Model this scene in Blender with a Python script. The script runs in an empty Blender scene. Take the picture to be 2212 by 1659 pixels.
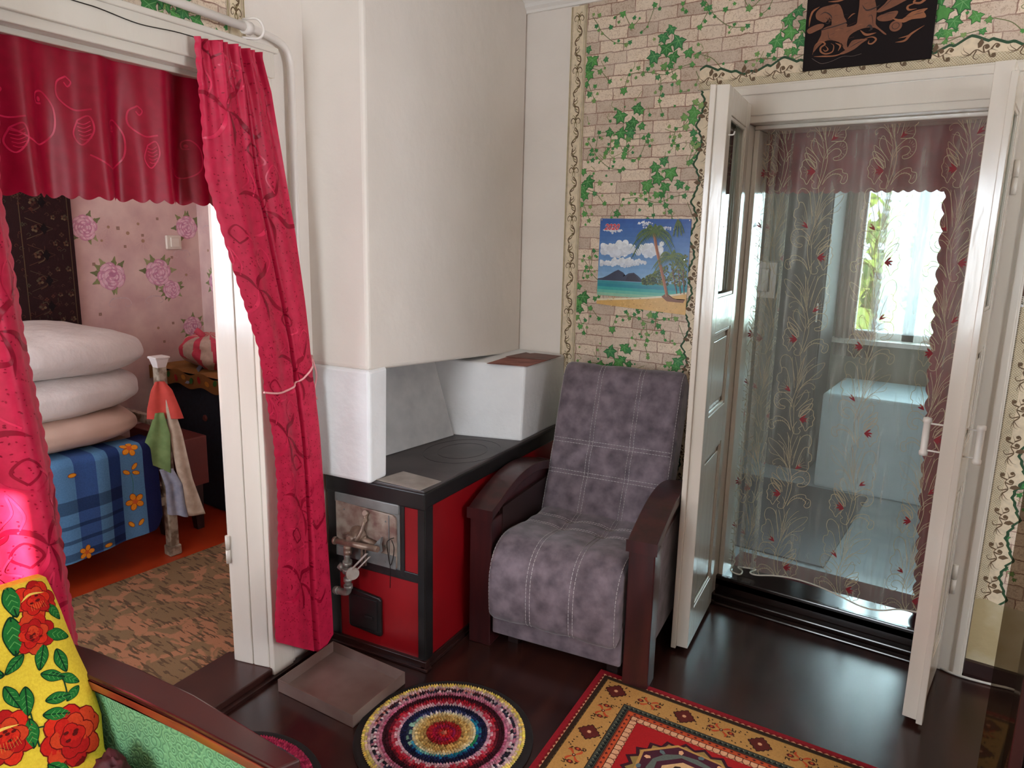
import bpy, math, random
import numpy as np
from mathutils import Vector, Matrix, noise
random.seed(7)
PI = math.pi
sc = bpy.context.scene
COLL = sc.collection

# ---------------------------------------------------------------- camera, world, lights, exposure
PITCH, ROLL, YAW, CAMH = math.radians(-11.45), math.radians(1.25), math.radians(34.3), 1.5
fw = Vector((-math.sin(YAW) * math.cos(PITCH), math.cos(YAW) * math.cos(PITCH), math.sin(PITCH)))
rt = Vector((math.cos(YAW), math.sin(YAW), 0.0))
up = rt.cross(fw)
R_ = rt * math.cos(ROLL) + up * math.sin(ROLL)
U_ = -rt * math.sin(ROLL) + up * math.cos(ROLL)
camd = bpy.data.cameras.new('camera')
camd.sensor_width = 36.0
camd.lens = 36.0 * 1580.0 / 2212.0
camd.clip_start = 0.02
cam = bpy.data.objects.new('camera', camd)
COLL.objects.link(cam)
m = Matrix((R_, U_, -fw)).transposed().to_4x4()
m.translation = Vector((0, 0, CAMH))
cam.matrix_world = m
sc.camera = cam

w = bpy.data.worlds.new('world')
sc.world = w
w.use_nodes = True
bg = w.node_tree.nodes['Background']
bg.inputs[0].default_value = (0.70, 0.84, 1.0, 1)
bg.inputs[1].default_value = 9.0

def area(name, loc, target, sx, sy, power, col):
    l = bpy.data.lights.new(name, 'AREA'); l.shape = 'RECTANGLE'; l.size = sx; l.size_y = sy
    l.energy = power; l.color = col
    o = bpy.data.objects.new(name, l); COLL.objects.link(o)
    o.location = loc
    d = Vector(target) - Vector(loc)
    o.rotation_euler = d.to_track_quat('-Z', 'Y').to_euler()
    return o
area('daylight_near_window', (-0.86, -1.68, 1.42), (-0.86, 0, 1.32), 0.86, 1.1, 35, (0.86, 0.94, 1.0))
area('side_fill_light', (1.95, 1.35, 1.42), (0, 1.35, 1.42), 1.05, 1.15, 20, (1.0, 0.95, 0.88))  # added fill light for the chimney's right side
area('daylight_hall_window', (-0.28, 5.75, 1.45), (-0.28, 3, 1.2), 1.0, 1.1, 70, (0.80, 0.92, 1.0))
area('daylight_bedroom_window', (-3.0, -1.35, 1.5), (-3.0, 1, 1.2), 1.1, 1.2, 9, (1.0, 0.96, 0.90))
sun = bpy.data.lights.new('sun', 'SUN'); sun.energy = 26.0; sun.angle = 0.009; sun.color = (1.0, 0.93, 0.82)
so = bpy.data.objects.new('sun', sun); COLL.objects.link(so)
so.rotation_euler = Vector((-0.40, 0.75, -0.325)).to_track_quat('-Z', 'Y').to_euler()

vs = sc.view_settings
vs.view_transform = 'Standard'
try: vs.look = 'None'
except Exception: pass
vs.gamma = 1.0
vs.use_curve_mapping = False
vs.exposure = 0.32

# ---------------------------------------------------------------- colour and materials
def lin(c):
    if isinstance(c, str):
        c = c.lstrip('#'); c = tuple(int(c[i:i + 2], 16) for i in (0, 2, 4))
    return tuple(((v / 255.0) / 12.92 if v / 255.0 <= 0.04045 else ((v / 255.0 + 0.055) / 1.055) ** 2.4) for v in c)

def new_mat(name):
    mt = bpy.data.materials.new(name); mt.use_nodes = True
    nt = mt.node_tree
    return mt, nt, nt.nodes, nt.links, nt.nodes['Principled BSDF']

def coords(nt, scale=(1, 1, 1), kind='Object', rot=(0, 0, 0)):
    if kind == 'World':
        g = nt.nodes.new('ShaderNodeNewGeometry'); out = g.outputs['Position']
    else:
        g = nt.nodes.new('ShaderNodeTexCoord'); out = g.outputs[kind]
    mp = nt.nodes.new('ShaderNodeMapping')
    mp.inputs['Scale'].default_value = scale; mp.inputs['Rotation'].default_value = rot
    nt.links.new(out, mp.inputs['Vector'])
    return mp.outputs['Vector']

def mat(name, c1, c2=None, rough=0.5, metal=0.0, nscale=6.0, detail=4, lo=0.35, hi=0.65, bump=0.0, bscale=60.0,
        bdist=0.002, spec=0.5, coat=0.0, sheen=0.0, stretch=(1, 1, 1), attr=False, trans=0.0, rough2=None):
    mt, nt, N, L, b = new_mat(name)
    b.inputs['Roughness'].default_value = rough
    b.inputs['Metallic'].default_value = metal
    b.inputs['Specular IOR Level'].default_value = spec
    b.inputs['Coat Weight'].default_value = coat
    b.inputs['Sheen Weight'].default_value = sheen
    b.inputs['Coat Roughness'].default_value = 0.12
    b.inputs['Transmission Weight'].default_value = trans
    b.inputs['Base Color'].default_value = (*lin(c1), 1)
    vec = coords(nt, stretch, 'World')
    if attr or c2 is not None:
        nz = N.new('ShaderNodeTexNoise'); nz.inputs['Scale'].default_value = nscale; nz.inputs['Detail'].default_value = detail
        L.new(vec, nz.inputs['Vector'])
        mr = N.new('ShaderNodeMapRange'); mr.inputs['From Min'].default_value = lo; mr.inputs['From Max'].default_value = hi
        L.new(nz.outputs['Fac'], mr.inputs['Value'])
    if attr:
        at = N.new('ShaderNodeAttribute'); at.attribute_name = 'Col'
        mx = N.new('ShaderNodeMix'); mx.data_type = 'RGBA'; mx.blend_type = 'MULTIPLY'; mx.inputs['Factor'].default_value = 0.35
        L.new(at.outputs['Color'], mx.inputs['A'])
        cr = N.new('ShaderNodeValToRGB'); cr.color_ramp.elements[0].color = (.55, .55, .55, 1); cr.color_ramp.elements[1].color = (1, 1, 1, 1)
        L.new(mr.outputs['Result'], cr.inputs['Fac']); L.new(cr.outputs['Color'], mx.inputs['B'])
        L.new(mx.outputs['Result'], b.inputs['Base Color'])
    elif c2 is not None:
        mx = N.new('ShaderNodeMix'); mx.data_type = 'RGBA'
        mx.inputs['A'].default_value = (*lin(c1), 1); mx.inputs['B'].default_value = (*lin(c2), 1)
        L.new(mr.outputs['Result'], mx.inputs['Factor']); L.new(mx.outputs['Result'], b.inputs['Base Color'])
        if rough2 is not None:
            m2 = N.new('ShaderNodeMapRange'); m2.inputs['To Min'].default_value = rough; m2.inputs['To Max'].default_value = rough2
            L.new(mr.outputs['Result'], m2.inputs['Value']); L.new(m2.outputs['Result'], b.inputs['Roughness'])
    if bump > 0:
        nb = N.new('ShaderNodeTexNoise'); nb.inputs['Scale'].default_value = bscale; nb.inputs['Detail'].default_value = 5
        L.new(vec, nb.inputs['Vector'])
        bp = N.new('ShaderNodeBump'); bp.inputs['Strength'].default_value = bump; bp.inputs['Distance'].default_value = bdist
        L.new(nb.outputs['Fac'], bp.inputs['Height']); L.new(bp.outputs['Normal'], b.inputs['Normal'])
    return mt

MT = {}
MT['plaster'] = mat('white_plaster', (232, 221, 211), (225, 214, 204), rough=.75, nscale=2.5, bump=.5, bscale=14, bdist=.006)
MT['plaster_rough'] = mat('lumpy_whitewash', (236, 234, 234), (226, 224, 224), rough=.85, nscale=5, bump=.55, bscale=38, bdist=.004)
MT['white_gloss'] = mat('white_gloss_paint', (226, 217, 205), (216, 206, 193), rough=.20, nscale=4, bump=.5, bscale=30, bdist=.004, stretch=(1, 1, .22), coat=.4)
MT['white_frame'] = mat('white_enamel', (236, 230, 224), (228, 220, 212), rough=.32, nscale=6, bump=.15, bscale=50, bdist=.001)
MT['ceiling'] = mat('ceiling_white', (226, 220, 210), rough=.9)
MT['floor'] = mat('brown_floor_paint', (52, 27, 22), (40, 21, 19), rough=.24, nscale=3, bump=.12, bscale=24, bdist=.0015, stretch=(1.5, .35, 1), rough2=.36)
MT['dark_gloss'] = mat('dark_brown_gloss', (34, 20, 17), (24, 15, 13), rough=.12, nscale=5, bump=.1, bscale=30, bdist=.001)
MT['sill_brown'] = mat('threshold_brown', (64, 32, 26), (52, 26, 22), rough=.4, nscale=7, bump=.1, bscale=30)
MT['plinth'] = mat('plinth_brown', (52, 24, 20), (38, 19, 17), rough=.35, nscale=8)
MT['stove_red'] = mat('stove_red_enamel', (142, 9, 18), (126, 7, 15), rough=.38, nscale=4, bump=.1, bscale=20, bdist=.002)
MT['black_paint'] = mat('black_stove_paint', (30, 28, 28), (18, 17, 17), rough=.38, nscale=14, bump=.25, bscale=60, bdist=.001)
MT['cast_iron'] = mat('hot_plate_iron', (84, 76, 76), (62, 56, 56), rough=.45, metal=.1, nscale=6, bump=.2, bscale=50, bdist=.001)
MT['rusty_door'] = mat('heat_stained_steel', (158, 142, 128), (112, 80, 72), rough=.5, metal=.15, nscale=16, lo=.38, hi=.62, bump=.3, bscale=60, bdist=.001)
MT['grey_steel'] = mat('grey_door_steel', (128, 128, 126), (104, 102, 100), rough=.45, metal=.15, nscale=9)
MT['galv'] = mat('galvanised_sheet', (186, 182, 179), (160, 156, 154), rough=.5, metal=.15, nscale=9, lo=.3, hi=.7)
MT['tin'] = mat('dull_tin', (176, 164, 156), (150, 138, 128), rough=.42, metal=.2, nscale=16)
MT['pan_rust'] = mat('ash_pan_steel', (136, 116, 108), (112, 84, 76), rough=.4, metal=.15, nscale=5)
MT['rust_sheet'] = mat('rusted_red_sheet', (158, 96, 84), (122, 62, 52), rough=.6, metal=.3, nscale=14, lo=.4, hi=.6)
MT['pipe_brass'] = mat('burner_pipe_brown', (146, 122, 106), (92, 70, 60), rough=.38, metal=.35, nscale=25)
MT['pipe_steel'] = mat('burner_pipe_grey', (160, 154, 146), (112, 106, 100), rough=.4, metal=.35, nscale=30)
MT['wire'] = mat('dark_wire', (42, 36, 34), rough=.4, metal=.7)
MT['mahogany'] = mat('mahogany_wood', (66, 26, 27), (46, 19, 21), rough=.34, nscale=4, stretch=(6, 6, 1), bump=.06, bscale=60, bdist=.0006, coat=.25)
MT['dark_wood'] = mat('dark_wood', (44, 22, 20), (32, 17, 16), rough=.4, nscale=5)
MT['sofa_wood'] = mat('sofa_polished_wood', (78, 30, 27), (60, 24, 23), rough=.22, nscale=5, stretch=(1, 5, 5), coat=.4)
MT['sofa_lit_edge'] = mat('sofa_edge_lit_wood', (140, 62, 36), (112, 46, 28), rough=.25, nscale=6, stretch=(1, 6, 6), coat=.4)  # orange colour stands for light caught on the rail's edge
MT['suede'] = mat('grey_violet_suede', (124, 108, 116), (74, 63, 70), rough=.8, nscale=20, detail=9, lo=.32, hi=.72, bump=.35, bscale=160, bdist=.0012, sheen=.25)
MT['thread'] = mat('pale_stitching', (186, 178, 178), rough=.7)
MT['satin'] = mat('burgundy_satin', (196, 24, 66), (180, 18, 58), rough=.5, nscale=40, bump=.06, bscale=220, bdist=.0006, sheen=.05, spec=.3)
MT['satin_shaded'] = mat('shaded_burgundy_satin', (158, 7, 44), (146, 5, 38), rough=.42, nscale=40, spec=.28)  # same satin, darkened to paint in the shade on the recessed valance
MT['satin_dark'] = mat('burgundy_jacquard_thread', (126, 4, 34), (150, 8, 42), rough=.38, nscale=18, spec=.22)
MT['satin_light'] = mat('bright_jacquard_thread', (220, 44, 84), (190, 22, 62), rough=.35, nscale=18, spec=.3)
MT['ribbon'] = mat('pink_ribbon', (232, 160, 160), rough=.4)
MT['white_pipe'] = mat('white_pipe_paint', (226, 216, 208), rough=.28, bump=.15, bscale=20, bdist=.002)
MT['paint'] = mat('printed_colours', (255, 255, 255), rough=.65, attr=True, nscale=60, lo=.3, hi=.6)
MT['paint_matte'] = mat('woven_colours', (255, 255, 255), rough=.95, attr=True, nscale=180, lo=.3, hi=.6, bump=.5, bscale=260, bdist=.0015, spec=.2)
MT['paint_gloss'] = mat('poster_print', (255, 255, 255), rough=.3, attr=True, nscale=40, lo=.2, hi=.6)
MT['wood_carved'] = mat('carved_wood', (150, 88, 52), (112, 60, 36), rough=.5, nscale=8, stretch=(1, 1, 6), bump=.3, bscale=40)
MT['black_board'] = mat('black_board', (24, 15, 16), rough=.75, spec=.2)
MT['gold_cord'] = mat('cream_piping', (214, 204, 190), rough=.6)
MT['yellowed'] = mat('yellowed_limewash', (206, 196, 170), (178, 158, 118), rough=.8, nscale=4, lo=.4, hi=.6, bump=.5, bscale=30, bdist=.004)
MT['plastic'] = mat('cream_plastic', (226, 216, 200), rough=.35)
MT['chrome'] = mat('pin_metal', (220, 220, 220), rough=.15, metal=1)
MT['duvet'] = mat('white_cotton', (224, 216, 212), (214, 206, 202), rough=.9, nscale=8, bump=.8, bscale=9, bdist=.02, stretch=(1.6, .8, .5))
MT['duvet_beige'] = mat('beige_cotton', (206, 176, 160), (196, 166, 150), rough=.9, nscale=8, bump=.25, bscale=16, bdist=.005)
MT['bed_metal'] = mat('worn_painted_bedpost', (170, 158, 140), (112, 96, 78), rough=.45, nscale=26, lo=.42, hi=.58, bump=.3, bscale=60)
MT['orange_floor'] = mat('orange_floor_paint', (176, 60, 26), (156, 50, 22), rough=.32, nscale=3)
MT['dark_blue_cloth'] = mat('dark_blue_cloth', (38, 44, 58), (30, 34, 46), rough=.9, nscale=40, bump=.3, bscale=200)
MT['red_brown'] = mat('red_brown_board', (112, 48, 42), (96, 40, 36), rough=.45, nscale=5)
MT['glass'] = None
MT['maroon_velvet'] = mat('maroon_velvet', (96, 22, 34), (60, 12, 22), rough=.7, nscale=14)
MT['sock_white'] = mat('white_knit', (214, 208, 204), rough=.9)
MT['scarf'] = mat('coral_scarf', (206, 74, 62), (190, 64, 54), rough=.8, nscale=20)
MT['green_cloth'] = mat('green_cloth', (116, 138, 84), (94, 116, 66), rough=.85, nscale=20)
MT['beige_cloth'] = mat('beige_linen', (186, 166, 146), (164, 144, 124), rough=.9, nscale=30, bump=.4, bscale=40)
MT['silver_cloth'] = mat('silver_blue_lining', (150, 152, 164), (118, 122, 138), rough=.4, nscale=24)
MT['hall_wall'] = mat('hall_wall', (158, 152, 138), (148, 142, 128), rough=.8, nscale=4)
MT['hall_floor'] = mat('hall_linoleum', (168, 182, 190), (154, 168, 178), rough=.14, nscale=6)
MT['wardrobe'] = mat('grey_wardrobe', (74, 66, 64), (66, 58, 56), rough=.5, nscale=5)
MT['grass'] = mat('lawn_green', (120, 150, 60), (170, 176, 70), rough=.9, nscale=3)
MT['leafage'] = mat('tree_leafage', (110, 144, 66), (150, 164, 66), rough=.9, nscale=3)
MT['blue_fence'] = mat('pale_blue_fence', (160, 200, 224), rough=.7)
MT['cab_dark'] = mat('cabinet_dark_wood', (58, 34, 32), (44, 26, 26), rough=.18, nscale=4, coat=.3)
MT['shade_cloth'] = mat('grey_sheet_cloth', (150, 148, 140), rough=.8)

def glass_mat(name, tint, alpha, rough=.03):
    mt, nt, N, L, b = new_mat(name)
    g = N.new('ShaderNodeBsdfGlossy'); g.inputs['Roughness'].default_value = rough; g.inputs['Color'].default_value = (1, 1, 1, 1)
    t = N.new('ShaderNodeBsdfTransparent'); t.inputs['Color'].default_value = (*lin(tint), 1)
    fr = N.new('ShaderNodeFresnel'); fr.inputs['IOR'].default_value = 1.5
    mx = N.new('ShaderNodeMixShader'); L.new(fr.outputs[0], mx.inputs[0]); L.new(t.outputs[0], mx.inputs[1]); L.new(g.outputs[0], mx.inputs[2])
    L.new(mx.outputs[0], N['Material Output'].inputs['Surface'])
    return mt
MT['glass'] = glass_mat('clear_glass', (235, 245, 242), 1)
MT['smoked_glass'] = glass_mat('smoked_glass', (190, 182, 172), 1)

def sheer_mat(name, col, cover, streak=True):
    mt, nt, N, L, b = new_mat(name)
    d = N.new('ShaderNodeBsdfDiffuse'); d.inputs['Color'].default_value = (*lin(col), 1)
    t2 = N.new('ShaderNodeBsdfTranslucent'); t2.inputs['Color'].default_value = (*lin(col), 1)
    a = N.new('ShaderNodeMixShader'); a.inputs[0].default_value = .5; L.new(d.outputs[0], a.inputs[1]); L.new(t2.outputs[0], a.inputs[2])
    gl = N.new('ShaderNodeBsdfGlossy'); gl.inputs['Roughness'].default_value = .35; gl.inputs['Color'].default_value = (*lin(col), 1)
    a2 = N.new('ShaderNodeMixShader'); a2.inputs[0].default_value = .15; L.new(a.outputs[0], a2.inputs[1]); L.new(gl.outputs[0], a2.inputs[2])
    tr = N.new('ShaderNodeBsdfTransparent')
    mx = N.new('ShaderNodeMixShader')
    vec = coords(nt, (30, 30, 3.0), 'World')
    nz = N.new('ShaderNodeTexNoise'); nz.inputs['Scale'].default_value = 1.6; nz.inputs['Detail'].default_value = 4; L.new(vec, nz.inputs['Vector'])
    mr = N.new('ShaderNodeMapRange'); mr.inputs['From Min'].default_value = .5; mr.inputs['From Max'].default_value = .8
    mr.inputs['To Min'].default_value = cover; mr.inputs['To Max'].default_value = min(1, cover + (.3 if streak else 0))
    L.new(nz.outputs['Fac'], mr.inputs['Value']); L.new(mr.outputs['Result'], mx.inputs[0])
    L.new(tr.outputs[0], mx.inputs[1]); L.new(a2.outputs[0], mx.inputs[2])
    L.new(mx.outputs[0], N['Material Output'].inputs['Surface'])
    return mt
MT['organza'] = sheer_mat('organza', (206, 196, 184), .22)
MT['net'] = sheer_mat('white_net', (235, 242, 250), .42)

def brick_mat():
    mt, nt, N, L, b = new_mat('whitewashed_brick_wallpaper')
    b.inputs['Roughness'].default_value = .7
    vec = coords(nt, (1, 1, 1), 'World')
    sp = N.new('ShaderNodeSeparateXYZ'); L.new(vec, sp.inputs[0])
    cb = N.new('ShaderNodeCombineXYZ')
    ad = N.new('ShaderNodeMath'); ad.operation = 'ADD'; L.new(sp.outputs['X'], ad.inputs[0]); L.new(sp.outputs['Y'], ad.inputs[1])
    L.new(ad.outputs[0], cb.inputs['X']); L.new(sp.outputs['Z'], cb.inputs['Y'])
    nd = N.new('ShaderNodeTexNoise'); nd.inputs['Scale'].default_value = 28; nd.inputs['Detail'].default_value = 3; L.new(vec, nd.inputs['Vector'])
    va = N.new('ShaderNodeVectorMath'); va.operation = 'MULTIPLY_ADD'
    va.inputs[1].default_value = (.012, .012, .0); L.new(nd.outputs['Color'], va.inputs[0]); L.new(cb.outputs[0], va.inputs[2])
    br = N.new('ShaderNodeTexBrick'); L.new(va.outputs[0], br.inputs['Vector'])
    br.inputs['Scale'].default_value = 1.0; br.inputs['Brick Width'].default_value = .132; br.inputs['Row Height'].default_value = .0470
    br.inputs['Mortar Size'].default_value = .0028; br.inputs['Mortar Smooth'].default_value = .6; br.inputs['Bias'].default_value = -.3
    br.inputs['Color1'].default_value = (*lin((230, 208, 184)), 1); br.inputs['Color2'].default_value = (*lin((168, 144, 128)), 1)
    br.inputs['Mortar'].default_value = (*lin((150, 112, 96)), 1); br.offset = .42; br.squash = .8; br.squash_frequency = 3
    n1 = N.new('ShaderNodeTexNoise'); n1.inputs['Scale'].default_value = 60; n1.inputs['Detail'].default_value = 6; n1.inputs['Distortion'].default_value = 1.5
    L.new(vec, n1.inputs['Vector'])
    r1 = N.new('ShaderNodeValToRGB'); e = r1.color_ramp.elements
    e[0].position = .47; e[0].color = (1, 1, 1, 1); e[1].position = .53; e[1].color = (1, 1, 1, 1)
    k = e.new(.5); k.color = (*lin((196, 176, 164)), 1)
    L.new(n1.outputs['Fac'], r1.inputs['Fac'])
    mx = N.new('ShaderNodeMix'); mx.data_type = 'RGBA'; mx.blend_type = 'MULTIPLY'; mx.inputs['Factor'].default_value = 1
    L.new(br.outputs['Color'], mx.inputs['A']); L.new(r1.outputs['Color'], mx.inputs['B'])
    n2 = N.new('ShaderNodeTexNoise'); n2.inputs['Scale'].default_value = 14; n2.inputs['Detail'].default_value = 3; L.new(vec, n2.inputs['Vector'])
    r2 = N.new('ShaderNodeMapRange'); r2.inputs['From Min'].default_value = .4; r2.inputs['From Max'].default_value = .65; r2.inputs['To Max'].default_value = .3
    L.new(n2.outputs['Fac'], r2.inputs['Value'])
    m2 = N.new('ShaderNodeMix'); m2.data_type = 'RGBA'; m2.inputs['B'].default_value = (*lin((222, 204, 186)), 1)
    L.new(r2.outputs['Result'], m2.inputs['Factor']); L.new(mx.outputs['Result'], m2.inputs['A']); L.new(m2.outputs['Result'], b.inputs['Base Color'])
    return mt
MT['brick'] = brick_mat()

def planks_floor():
    mt, nt, N, L, b = new_mat('brown_painted_boards')
    vec = coords(nt, (1, 1, 1), 'World', rot=(0, 0, math.radians(-7)))
    nz = N.new('ShaderNodeTexNoise'); nz.inputs['Scale'].default_value = 4; nz.inputs['Detail'].default_value = 6
    mp = N.new('ShaderNodeMapping'); mp.inputs['Scale'].default_value = (5, .6, 1); L.new(vec, mp.inputs[0]); L.new(mp.outputs[0], nz.inputs['Vector'])
    mx = N.new('ShaderNodeMix'); mx.data_type = 'RGBA'
    mx.inputs['A'].default_value = (*lin((60, 32, 26)), 1); mx.inputs['B'].default_value = (*lin((42, 23, 21)), 1)
    mr = N.new('ShaderNodeMapRange'); mr.inputs['From Min'].default_value = .35; mr.inputs['From Max'].default_value = .65
    L.new(nz.outputs['Fac'], mr.inputs[0]); L.new(mr.outputs[0], mx.inputs['Factor']); L.new(mx.outputs['Result'], b.inputs['Base Color'])
    n2 = N.new('ShaderNodeTexNoise'); n2.inputs['Scale'].default_value = 7; n2.inputs['Detail'].default_value = 5; L.new(vec, n2.inputs['Vector'])
    r2 = N.new('ShaderNodeMapRange'); r2.inputs['From Min'].default_value = .3; r2.inputs['From Max'].default_value = .7
    r2.inputs['To Min'].default_value = .20; r2.inputs['To Max'].default_value = .27
    L.new(n2.outputs['Fac'], r2.inputs[0]); L.new(r2.outputs[0], b.inputs['Roughness'])
    bp = N.new('ShaderNodeBump'); bp.inputs['Strength'].default_value = .15; bp.inputs['Distance'].default_value = .002
    L.new(nz.outputs['Fac'], bp.inputs['Height']); L.new(bp.outputs['Normal'], b.inputs['Normal'])
    return mt
MT['boards'] = planks_floor()

def damask_green():
    mt, nt, N, L, b = new_mat('green_embossed_upholstery')
    b.inputs['Roughness'].default_value = .6
    vec = coords(nt, (1, 1, 1), 'World')
    v = N.new('ShaderNodeTexVoronoi'); v.inputs['Scale'].default_value = 46; L.new(vec, v.inputs['Vector'])
    wv = N.new('ShaderNodeMath'); wv.operation = 'MULTIPLY'; wv.inputs[1].default_value = 20; L.new(v.outputs['Distance'], wv.inputs[0])
    sn = N.new('ShaderNodeMath'); sn.operation = 'SINE'; L.new(wv.outputs[0], sn.inputs[0])
    bp = N.new('ShaderNodeBump'); bp.inputs['Strength'].default_value = .6; bp.inputs['Distance'].default_value = .0015
    L.new(sn.outputs[0], bp.inputs['Height']); L.new(bp.outputs['Normal'], b.inputs['Normal'])
    mr = N.new('ShaderNodeMapRange'); mr.inputs['From Min'].default_value = -1; mr.inputs['From Max'].default_value = -.4; L.new(sn.outputs[0], mr.inputs[0])
    mx = N.new('ShaderNodeMix'); mx.data_type = 'RGBA'
    mx.inputs['A'].default_value = (*lin((84, 134, 96)), 1); mx.inputs['B'].default_value = (*lin((122, 176, 128)), 1)
    L.new(mr.outputs[0], mx.inputs['Factor']); L.new(mx.outputs['Result'], b.inputs['Base Color'])
    return mt
MT['green_uph'] = damask_green()

def rug_bed():
    mt, nt, N, L, b = new_mat('brown_jute_bedroom_rug')
    b.inputs['Roughness'].default_value = .95
    vec = coords(nt, (1, 1, 1), 'World')
    n1 = N.new('ShaderNodeTexNoise'); n1.inputs['Scale'].default_value = 10.5; n1.inputs['Detail'].default_value = 3; n1.inputs['Distortion'].default_value = .8
    L.new(vec, n1.inputs['Vector'])
    r1 = N.new('ShaderNodeValToRGB'); r1.color_ramp.elements[0].position = .52; r1.color_ramp.elements[1].position = .55
    r1.color_ramp.elements[0].color = (*lin((122, 94, 62)), 1); r1.color_ramp.elements[1].color = (*lin((158, 106, 74)), 1)
    L.new(n1.outputs['Fac'], r1.inputs['Fac'])
    mp = N.new('ShaderNodeMapping'); mp.inputs['Rotation'].default_value = (0, 0, .6); mp.inputs['Scale'].default_value = (1, 5, 1); L.new(vec, mp.inputs[0])
    n2 = N.new('ShaderNodeTexNoise'); n2.inputs['Scale'].default_value = 16; n2.inputs['Detail'].default_value = 2; L.new(mp.outputs[0], n2.inputs['Vector'])
    r2 = N.new('ShaderNodeValToRGB'); r2.color_ramp.elements[0].position = .57; r2.color_ramp.elements[1].position = .6
    r2.color_ramp.elements[0].color = (0, 0, 0, 1); r2.color_ramp.elements[1].color = (1, 1, 1, 1)
    L.new(n2.outputs['Fac'], r2.inputs['Fac'])
    m = N.new('ShaderNodeMix'); m.data_type = 'RGBA'; L.new(r2.outputs['Color'], m.inputs['Factor']); L.new(r1.outputs['Color'], m.inputs['A'])
    m.inputs['B'].default_value = (*lin((84, 60, 36)), 1)
    L.new(m.outputs['Result'], b.inputs['Base Color'])
    bp = N.new('ShaderNodeBump'); bp.inputs['Strength'].default_value = .5; bp.inputs['Distance'].default_value = .002
    n3 = N.new('ShaderNodeTexNoise'); n3.inputs['Scale'].default_value = 220; L.new(vec, n3.inputs['Vector'])
    L.new(n3.outputs['Fac'], bp.inputs['Height']); L.new(bp.outputs['Normal'], b.inputs['Normal'])
    return mt
MT['bed_rug'] = rug_bed()
MT['pink_paper'] = mat('pink_mottled_wallpaper', (226, 196, 186), (204, 166, 162), rough=.7, nscale=6, detail=6, lo=.35, hi=.65)
MT['yellow_cloth'] = mat('yellow_twill', (232, 200, 52), (220, 184, 40), rough=.85, nscale=180, bump=.5, bscale=400, bdist=.001)

# ---------------------------------------------------------------- mesh building
def catmull(pts, n=6, closed=False):
    P = [np.array(p, float) for p in pts]
    if len(P) < 3 and not closed:
        return [tuple(p) for p in P]
    out = []
    N = len(P)
    rng = range(N if closed else N - 1)
    for i in rng:
        p0 = P[(i - 1) % N] if (closed or i > 0) else 2 * P[0] - P[1]
        p1 = P[i]; p2 = P[(i + 1) % N]
        p3 = P[(i + 2) % N] if (closed or i + 2 < N) else 2 * P[-1] - P[-2]
        for k in range(n):
            t = k / n
            out.append(tuple(.5 * ((2 * p1) + (-p0 + p2) * t + (2 * p0 - 5 * p1 + 4 * p2 - p3) * t * t + (-p0 + 3 * p1 - 3 * p2 + p3) * t ** 3)))
    if not closed:
        out.append(tuple(P[-1]))
    return out

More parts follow.
